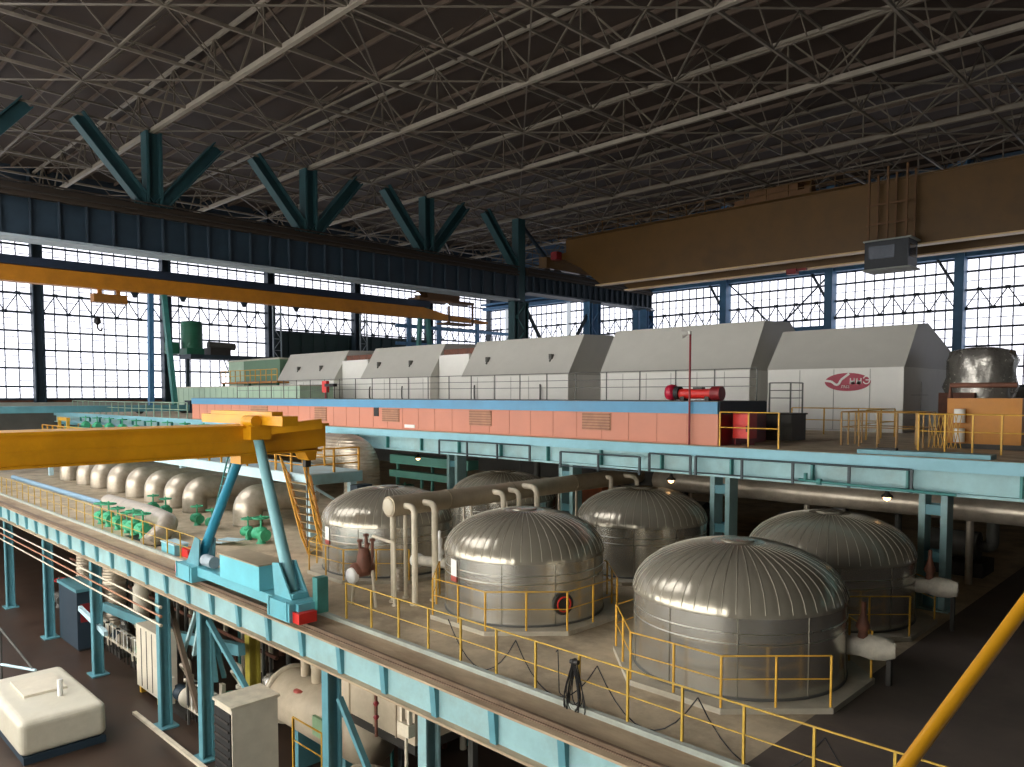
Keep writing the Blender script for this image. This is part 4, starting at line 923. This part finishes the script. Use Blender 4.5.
a = at(214, 543, Z=0); t = thing('scrap_pile', 'pale sheet metal offcuts lying on the deck behind the crane cabinet', 'sheets', (a.x, a.y, 0))
for k in range(4): MB().bar((a.x-.7+k*.3, a.y-.3+.2*k, .03+.05*k), (a.x+.5+k*.3, a.y+.2*k, .05+.06*k), .5, .03).build('sheet', PALE if k % 2 else WRAP, t)
a = at(155, 540, Z=0); w = MB().box(a.x-2, a.x+1.6, a.y-.6, a.y+.6, 0, .02); struct('floor_opening', w, BLK)

X1 = -29.3
t = thing('service_platform', 'pale blue steel platform over the silver elbows', 'platform', (-46, 19, 0))
MB().box(-72, X1, 17.1, 19.9, 2.5, 2.93).build('edge_beam', PALE, t); MB().box(-72, X1+.02, 17.08, 19.92, 2.93, 2.98).build('floor_plate', mat('plate_grey_blue', '#a9bfc2', .6, 0, .1, 2., '#8f8a78', .4), t)
MB().box(X1, X1+.05, 17.1, 19.9, 2.5, 2.93).build('end_beam', TEAL, t)
EX = [at(*p, Y=17.4).x for p in EP]
for xc in [X1-.3, (EX[1]+EX[2])/2, (EX[4]+EX[5])/2, -69.]:
    for yy in ((17.3, 19.4) if xc in (X1-.3, -69.) else (19.5,)): MB().box(xc-.15, xc+.15, yy, yy+.3, 0, 2.5).build('column', PALE, t)
b = MB(); b.bar((X1-.1, 17.3, 2.5), (X1-.1, 19.4, 1.2), .1); b.build('brace', PALE, t)
railing([(-70, 17.2, 2.98), (X1-.1, 17.2, 2.98), (X1-.1, 19.8, 2.98)], 'orange-yellow guard rail on the pale blue platform', mat('rail_orange', '#c9922e', .5, 0, .2, 3.), h=1.05, step=1.4, r=.035, mids=(.35, .68))
railing([(-70, 19.8, 2.98), (X1-3, 19.8, 2.98)], 'rear guard rail on the pale blue platform', mat('rail_orange', '#c9922e', .5), h=1.05, step=1.6, r=.03, mids=(.5,))
p = [at(309, 545, Z=0), at(328, 544, Z=0), at(288, 483, Y=17.0), at(310, 484, Y=17.0)]
for q in p[:2]: q.y = 15.9
for q in p[2:]: q.z = 2.9
p[0].x, p[1].x = at(309, 540, Y=15.9).x, at(327, 540, Y=15.9).x
t = thing('stairs', 'steep rusty orange stairs up to the pale blue platform', 'stairs', (p[0].x, p[0].y, 0))
for i, j in ((0, 2), (1, 3)): MB().bar(p[i], p[j], .08, .26).build('stringer', mat('rusty_orange', '#b07a3c', .6, 0, .25, 4., '#7a5a3a', .5), t)
b = MB()
for k in range(1, 10): b.bar(p[0].lerp(p[2], k/10), p[1].lerp(p[3], k/10), .26, .04)
b.build('treads', mat('tread_brown', '#8d7448', .6, 0, .2, 3.), t)
for i, j in ((0, 2), (1, 3)):
    o = Vec((.0, -.35, .8)); b = MB(); b.tube([p[i], p[i]+o, p[j]+o, p[j]], .04, 8)
    for k in (1, 2, 3): c = p[i].lerp(p[j], k/4); b.tube([c, c+o], .03, 6)
    for k in range(8): c, d = p[i].lerp(p[j], k/8), p[i].lerp(p[j], (k+1)/8); b.tube([c, d+o], .018, 5)
    b.build('handrail', mat('rail_orange', '#c9922e', .5), t)
a = at(362, 455, Y=20.9)
t = thing('ribbed_vessel', 'ribbed silver elbow vessel rising between the yellow beam and the deck edge', 'vessel', (a.x, 20.9, 0))
MB().tube(fillet([(a.x, 20.9, 0), (a.x, 20.9, 3.62), (a.x-3.6, 20.9, 3.62)], 1.1, 10), .86, 28).build('jacket', WRAPR, t)
b = MB()
for k in range(11):
    th = PI/2*k/10; c = Vec((a.x-1.1, 20.9, 2.52)); d = Vec((math.cos(th), 0, math.sin(th)))
    cc = c+d*1.1; b.tube([cc+(d*math.cos(2*PI*q/24)+Vec((0, 1, 0))*math.sin(2*PI*q/24))*.87 for q in range(25)], .02, 5, False)
b.build('ribs', WRAP, t)
b = MB()
for z in (.6, 1.2, 1.8, 2.2): b.lathe((a.x, 20.9, z), [(.86, -.03), (.885, 0), (.86, .03)], 28)
b.build('hoops', WRAP, t)
t = thing('blue_box', 'dark blue box under the end of the pale blue platform', 'box', (X1+.5, 19.6, 0)); MB().box(X1+.25, X1+.8, 19.1, 19.9, .15, 2.4).build('body', NAVY, t); MB().box(X1+.22, X1+.83, 19.05, 19.95, 0, .15).build('plinth', DRK, t)
# green valve row and machinery on the platform
t = thing('manifold_rack', 'long teal rack that carries the far row of green valves', 'rack', (-57, 19.1, 2.98)); MB().box(-69.5, -42.5, 18.4, 19.5, 3.55, 3.7).build('top', TEALD, t)
for k in range(7): MB().box(-69+4.3*k-.08, -69+4.3*k+.08, 18.6, 19.3, 2.98, 3.55).build('leg', TEALD, t)
for k in range(9): 
    x = -66+2.7*k; valve((x, 19.2, 3.7), GRNV, GRNV, 'green valve in the far row on the pale blue platform', 1.2, 'far row of green valves on the platform', .3)
b = MB().tube([(-69, 18.6, 3.82), (-43, 18.6, 3.82)], .12, 10); tag(b.build('manifold_pipe', GRNV), 'long green manifold pipe on the pale blue platform', 'pipe')
t = thing('teal_pipe', 'long teal pipe on posts in front of the far deck edge', 'pipe', (-60, 21.3, 0)); MB().tube([(-80, 21.3, 3.9), (-46, 21.3, 3.9)], .22, 10).build('pipe', TEALD, t)
for k in range(6): MB().box(-79.1+6*k, -78.9+6*k, 21.2, 21.4, 0, 3.7).build('support', TEALD, t)
railing([(-80, 22.2, TD), (-54, 22.2, TD)], 'pale green guard rail along the far left deck edge', mat('rail_sage', '#8aa58f', .5), h=1.1, step=1.5, r=.03)
a = at(78, 428, Y=19); t = thing('yellow_frame', 'yellow lifting frame standing on the far end of the platform', 'frame', (a.x, 18, 2.98))
for s in (-1.1, 1.1): MB().box(a.x+s-.1, a.x+s+.1, 17.9, 18.1, 2.98, 4.6).build('post', YELR, t)
MB().box(a.x-1.3, a.x+1.3, 17.9, 18.1, 4.4, 4.65).build('beam', YELR, t)

# ================================================================ LOWER LEVEL AT THE LEFT
for k, (z, lab, m) in enumerate(((-1.28, 'upper cream pipe of three below the rail girder', PIPW), (-1.62, 'middle rusty pipe of three below the rail girder', mat('rust_pipe', '#a3765a', .6, 0, .15, 3.)), (-1.95, 'lower cream pipe of three below the rail girder', PIPW))):
    b = MB().tube([(-54, 10.5, z), (-28.3, 10.5, z)], .036, 8); b.lathe((-28.3, 10.5, z), [(.06, -.04), (.06, .04)], 10, 'X'); tag(b.build('service_pipe', m), lab, 'pipe', 'three pipes below the rail girder')
for x, y, r, zt, lab in ((-41., 13, .52, -1.7, 'ringed silver riser duct below the rail girder, the larger one'), (-45.4, 13, .46, -1.2, 'ringed silver riser duct at the far left below the rail girder')):
    t = thing('riser_duct', lab, 'duct', (x, y, -6), 'ringed silver risers'); MB().tube(fillet([(x, y, -6), (x, y, zt), (x+.4, y+2.5, zt+.2)], .8, 8), r, 22).build('jacket', WRAPR, t)
    b = MB()
    for k in range(int((zt+5)/.35)): b.lathe((x, y, -5.8+k*.35), [(r, -.05), (r+.035, 0), (r, .05)], 22)
    b.lathe((x, y, -4.6), [(r, -.1), (r+.2, 0), (r, .25)], 22); b.build('hoops', WRAP, t)
t = thing('expansion_vessel', 'upright cream cylinder hanging beside the larger ringed riser', 'vessel', (-37.4, 13, -4.6)); MB().lathe((-37.4, 13, 0), [(0, -4.6), (.3, -4.5), (.34, -4.3), (.34, -2.6), (.2, -2.4), (0, -2.35)], 22).build('drum', CREAM, t); MB().tube([(-37.4, 13, -2.4), (-37.4, 13, -.3)], .07, 8).build('hanger', GRYD, t)
x0, x1 = -33.3, -31.0
t = thing('control_cabinet', 'wide beige cabinet with yellow feet behind the lower teal columns', 'cabinet', ((x0+x1)/2, 11.7, -6)); MB().box(x0, x1, 11.35, 12.1, -5.7, -3.1).build('body', CREAM, t)
for f in (.25, .5, .75): MB().box(x0+(x1-x0)*f-.02, x0+(x1-x0)*f+.02, 11.33, 11.35, -5.6, -3.2).build('door_gap', GRYD, t)
for s in (x0+.2, x1-.2): MB().box(s-.1, s+.1, 11.4, 12.05, -6, -5.7).build('foot', YELR, t)
def rack(x0, x1, y, z0, z1, label, n_):
    t = thing('valve_rack', label, 'rack', ((x0+x1)/2, y, -6), 'sampling valve racks')
    b = MB()
    for x in (x0, x1): b.box(x-.04, x+.04, y-.04, y+.04, -6, z1)
    b.build('upright', GRYD, t)
    for z in (z0, z1): MB().box(x0, x1, y-.05, y+.05, z-.06, z+.06).build('rail', mat('rack_cream', '#b3a892', .5, 0, .1, 3.), t)
    for k in range(n_):
        x = x0+(x1-x0)*(k+.5)/n_; b = MB().tube([(x, y-.05, z0), (x, y-.05, z1+.12)], .025, 6); b.tube([(x, y-.07, z1+.1), (x, y-.2, z1+.12)], .045, 8); q = b.build('sample_valve', SIGN if k % 3 else DRK, t)
    b = MB()
    for k in range(n_): x = x0+(x1-x0)*(k+.5)/n_; b.tube([(x, y+.1, -5.8), (x, y+.05, z0)], .03, 6)
    b.build('tubes', DRK, t)
rack(at(100, 650, Y=11.9).x, at(143, 690, Y=11.9).x, 11.9, -5.0, -4.3, 'grey rack of small white-tipped valves along the dark aisle', 12)
rack(-28.5, -25.8, 11.5, -5.3, -4.2, 'rack of small white-tipped valves between two teal columns', 9)
t = thing('horizontal_vessel', 'big beige lagged horizontal vessel with a flanged end under the rail girder', 'vessel', (-21, 13, -6))
MB().lathe((-24.2, 13.2, -4.0), [(0, -.45), (.5, -.38), (.8, -.15), (.92, .1), (.92, 5.0), (.8, 5.4), (0, 5.6)], 36, 'X').build('shell', BEI, t)
b = MB().lathe((-23.9, 13.2, -4.0), [(.92, -.06), (1.03, -.05), (1.03, .06), (.92, .07)], 36, 'X'); b.build('end_ring', PIPW, t)
for q in (-22.6, -19.8): MB().box(q-.2, q+.2, 12.6, 13.8, -6, -4.7).build('saddle', TEALD, t)
MB().lathe((-22.3, 12.62, -3.32), [(0, .05), (.2, .04), (.2, 0)], 20, 'Z').build('red_badge', mat('faded_red', '#b5584e', .5), t)
for q, r in ((-22.9, .16), (-22.1, .22), (-21.5, .1)): MB().tube([(q, 13.2, -3.2), (q, 13.2, -.35)], r, 12).build('top_pipe', BEI, t)
b = MB().box(-20.9, -20.3, 12.25, 12.35, -4.2, -3.6); b.build('green_panel', mat('faded_green', '#8fae86', .6), t)
MB().box(-20.2, -20.1, 12.2, 12.3, -4.4, -3.4).build('yellow_strap', YELR, t)
b = MB().tube([(-25.8, 13.4, -4.1), (-24.7, 13.3, -4.1)], .3, 14); b.lathe((-25.4, 13.38, -4.1), [(.3, -.05), (.4, 0), (.3, .05)], 14, 'X'); tag(b.build('suction_pipe', FOIL), 'short shiny pipe entering the flanged end of the beige vessel', 'pipe')
t = thing('air_duct', 'large tan rectangular air duct below the rail girder', 'duct', (-17, 13, -2.6)); MB().box(-19.3, -15.4, 12., 14.4, -2.7, -.9).build('casing', BEI, t)
b = MB()
for q in (-18.4, -17.2, -16.2): b.box(q-.03, q+.03, 11.97, 14.4, -2.72, -.88)
b.build('stiffeners', TAN, t); MB().box(-19.3, -15.4, 12.0, 14.4, -2.95, -2.72).build('base_frame', DRK, t)
for q in (-19, -15.7): MB().box(q-.1, q+.1, 14.2, 14.4, -6, -2.72).build('leg', GRYD, t)
b = MB().tube([(-18.3, 12.2, -4.9), (-12.6, 12.2, -3.7)], .65, 22); tag(b.build('lagged_pipe', BEI), 'thick tan lagged pipe sloping below the air duct', 'pipe')
a = at(406, 712, Y=10.75); t = thing('pipe_hanger', 'cream forked hanger clamp under the rail girder at the lower middle', 'hanger', (a.x, 10.75, a.z))
b = MB().box(a.x-.18, a.x-.1, 10.7, 10.8, a.z-.3, -.84).box(a.x+.1, a.x+.18, 10.7, 10.8, a.z-.3, -.84); b.build('fork', PIPW, t); MB().box(a.x-.22, a.x+.22, 10.65, 10.85, a.z-.55, a.z-.25).build('clamp', PIPW, t); MB().tube([(a.x, 10.75, a.z-.55), (a.x, 10.75, a.z-1.9)], .04, 8).build('rod', PIPW, t)
a = at(376, 700, Y=11.); t = thing('hanger_rod', 'dark red rod with knobs hanging in front of the air duct', 'rod', (a.x, 11, a.z)); MB().tube([(a.x, 11., -.84), (a.x, 11., -2.2)], .04, 8).build('rod', COPR, t); b = MB()
for z in (-.95, -1.35, -1.7): b.lathe((a.x, 11., z), [(.03, -.08), (.08, 0), (.03, .08)], 10)
b.build('knob', REDD, t)
t = thing('switch_cabinet', 'tall cream switch cabinet with a dark louvred front below the rail girder', 'cabinet', (-20.1, 9.6, -6))
MB().box(-20.55, -19.5, 9.02, 10.35, -6, -2.05).build('body', CREAM, t); MB().box(-20.5, -19.55, 8.98, 9.02, -5.8, -2.2).build('front_panel', BLK, t); b = MB()
for k in range(14): b.box(-20.45, -19.6, 8.94, 8.99, -5.6+k*.24, -5.54+k*.24)
b.build('louvres', DRK, t); MB().box(-20.6, -19.45, 8.97, 10.4, -2.05, -1.98).build('lid', PIPW, t)
t = thing('storage_tank', 'bulky off-white box tank on the floor at the lower left corner', 'tank', (-31.5, 7.6, -6))
o = MB().box(-34.6, -29.2, 6.2, 8.9, -5.75, -4.55).build('tank', mat('offwhite_enamel', '#c9c3b0', .45, 0, .08, 1., '#a99e86', .4), t)
md = o.modifiers.new('round', 'BEVEL'); md.width = .22; md.segments = 4
MB().box(-34.5, -29.2, 6.3, 8.85, -6, -5.75).build('blue_base', NAVY, t); MB().box(-33.6, -31.6, 6.9, 8.3, -4.55, -4.46).build('hatch', CREAM, t)
MB().tube([(-31.0, 7.9, -4.55), (-31.0, 7.9, -3.95)], .09, 10).build('vent_pipe', SIGN, t)
MB().box(-33.5, -32.3, 6.15, 6.2, -5.6, -5.1).build('black_plate', BLK, t)
t = thing('electrical_cubicle', 'dark blue cubicle at the far left end of the lower aisle', 'cabinet', (-41.8, 11.6, -6)); MB().box(-43.4, -40.5, 11.15, 12.1, -5.9, -3.1).build('body', NAVY, t); MB().box(-43.5, -40.4, 11.1, 12.15, -3.1, -2.95).build('roof', TEALD, t); MB().box(-43.4, -40.5, 11.2, 12.05, -6, -5.9).build('plinth', BLK, t)
MB().box(-40.5, -40.47, 11.3, 11.9, -4.6, -3.7).build('red_panel', REDD, t)
t = thing('tripod_stand', 'grey pipe frame standing behind the off-white tank at the lower left', 'frame', (-37, 8.2, -6)); b = MB(); b.tube([(-38.5, 7.6, -3.6), (-35, 8.6, -5.7), (-34.9, 8.6, -6)], .05, 8); b.tube([(-38.5, 7.6, -6), (-38.5, 7.6, -3.6)], .05, 8); b.build('frame', GRYD, t); MB().tube([(-38.5, 7.6, -5.2), (-36, 8.3, -5.0)], .06, 8).build('brace', PALE, t)
a = at(293, 717, Y=11.6); c = at(322, 727, Y=11.6)
railing([(a.x, 11.6, -6), (c.x, 11.6, -6), (c.x, 12.15, -6)], 'small yellow guard rail in front of the beige vessel', YELR, h=a.z+6, step=2.2, r=.028, mids=(.72,))
for k, (y, z, r, m, lab) in enumerate(((13.95, -2.5, .14, WRAP, 'long silver lagged pipe at mid height below the service deck'), (14.3, -3.2, .1, PIPW, 'long cream pipe at mid height below the service deck'), (14.6, -4.0, .08, COPR, 'long rusty pipe low below the service deck'))):
    t = thing('long_pipe', lab, 'pipe', (-38, y, -6), 'long pipes below the service deck'); MB().tube([(-54, y, z), (-27.5, y, z)], r, 10).build('pipe', m, t)
    for q in (-50, -43.2, -35.5, -28): MB().box(q-.05, q+.05, y-.05, y+.05, -6, z-r).build('support', GRYD, t)
for x0, x1, y, m, m2, lab in ((-39.9, -38.0, 12.6, WRAP, GRYD, 'pump skid with a silver casing under the larger ringed riser'), (-36.7, -34.1, 12.6, GRYD, PIPW, 'pump skid with cream pipes left of the beige cabinet'), (-30.5, -28.9, 11.9, CREAM, WRAP, 'cream pump skid between the beige cabinet and the brown brace'), (-28.4, -26.8, 13.0, GRYD, CREAM, 'grey pump skid with cream bends behind the valve rack')):
    t = thing('pump_skid', lab, 'pump', ((x0+x1)/2, y, -6)); w_ = x1-x0
    MB().box(x0, x1, y-.35, y+.4, -6, -5.75).build('bed', DRK, t); MB().tube([(x0+.1, y, -5.35), (x0+w_*.45, y, -5.35)], .3, 16).build('motor', GRNV if m is GRYD else NAVY, t)
    MB().lathe((x0+w_*.72, y, -5.3), [(0, -.4), (.25, -.38), (.4, -.1), (.4, .15), (.2, .35), (0, .36)], 18, 'X').build('casing', m, t)
    for q, (u, h) in enumerate(((.62, 1.0), (.78, 1.35), (.92, .8))):
        xx = x0+w_*u; MB().tube(fillet([(xx, y, -5.2), (xx, y, -5.2+h), (xx-w_*.45, y, -5.2+h), (xx-w_*.45, y+.3, -5.2+h-.5)], .2, 4), .07, 8).build('bend', m2, t)
        MB().lathe((xx, y, -5.2+h*.55), [(.07, -.08), (.14, -.06), (.14, .06), (.07, .08)], 12).build('flange', SIGN if q == 1 else m2, t)
    MB().box(x0, x0+.25, y-.35, y-.2, -5.75, -4.7).build('gauge_board', CREAM, t)
t = thing('aisle_kerb', 'pale kerb strip along the foot of the lower columns', 'kerb', (-27, 10.45, -6)); MB().box(-31, -20.8, 10.35, 10.5, -6, -5.9).build('strip', PIPW, t)
# tangle of small pipes, pumps and cabinets behind the lower columns
for k in range(48):
    row, col = k % 8, k//8; y = 14.9+.42*row; x = -52+6.3*col+random.uniform(0, 1.5); z = random.uniform(-4.6, -1.2); m = (WRAP, PIPW, GRYD, COPR, CREAM, TEALG, WRAP)[k % 7]; l = random.uniform(1.0, 3.6)
    pts = [(x, y, -6), (x, y, z), (x+l, y, z), (x+l, y, z-random.uniform(.3, 1.2))] if k % 3 else [(x, y, -6), (x, y, z), (x+l, y, z), (x+l, y, -.32)]
    b = MB().tube(fillet(pts, .3, 4), (.06, .09, .12, .17)[k % 4], 8); tag(b.build('process_pipe', m), 'bent pipe in the tangle of pipework below the service deck', 'pipe', 'tangle of pipes below the service deck')
for k in range(24):
    x = -50+1.55*k; y = 12.9+.5*(k % 2)
    if any(p-.4 < x < q+.4 for p, q in ((-24.6, -18.2), (-40.3, -30.5), (-41.7, -40.2), (-31, -26), (-46, -44.8), (-27, -24.4), (-19.4, -13))): continue
    valve((x, y, -6), (GRYD, CREAM, GRNV, COPR)[k % 4], (RED, DRK, SIGN)[k % 3], 'hand valve in the pipework below the service deck', random.uniform(1.1, 1.6), 'hand valves below the service deck', .5)
for k in range(6):
    x = -50+6.1*k; t = thing('feed_pump', 'pale pump casing deep below the service deck', 'pump', (x, 19.4, -6), 'pumps below the service deck')
    MB().box(x-1, x+1, 18.8, 20.1, -6, -5.5).build('bed', DRK, t); MB().lathe((x, 19.4, -4.8), [(.0, -1), (.4, -.95), (.6, -.5), (.75, 0), (.6, .5), (.3, .9), (0, .95)], 20, 'X').build('casing', CREAM if k % 2 else WRAP, t); MB().tube([(x, 19.4, -4.2), (x, 19.4, -2.4)], .2, 10).build('riser', WRAP, t)
# yellow hand rail next to the viewer
C0 = Vec((0, 0, EYE))
def near(x, y, t): return C0+(_f+_r*((x-CX)/F)-_u*((y-CY)/F))*t
p, q = near(880, 801, 2.5), near(1060, 557, 2.7)
t = thing('handrail', 'thick yellow hand rail slanting past the lower right corner', 'railing', (q.x, q.y, 4.7))
MB().tube([p, q], .024, 16).build('rail', mat('handrail_yellow', '#b98418', .35, 0, .06, 6.), t)
MB().tube([q, (q.x, q.y, 4.75)], .025, 10).build('post', mat('handrail_yellow', '#b98418', .35), t); MB().tube([p, (p.x, p.y, 4.75)], .025, 10).build('post', mat('handrail_yellow', '#b98418', .35), t)
struct('floor', MB().box(-1.6, 8, -6, 2.45, 4.55, 4.72), GRYD)

# ================================================================ LIGHT
w = bpy.data.worlds.new('world'); SC.world = w; w.use_nodes = True
w.node_tree.nodes['Background'].inputs[0].default_value = (.85, .92, 1, 1); w.node_tree.nodes['Background'].inputs[1].default_value = .6
vs = SC.view_settings; vs.view_transform = 'Standard'; vs.look = 'None'; vs.gamma = 1; vs.use_curve_mapping = False; vs.exposure = 0.0
SC.cycles.max_bounces = 8; SC.cycles.diffuse_bounces = 5; SC.cycles.sample_clamp_indirect = 8
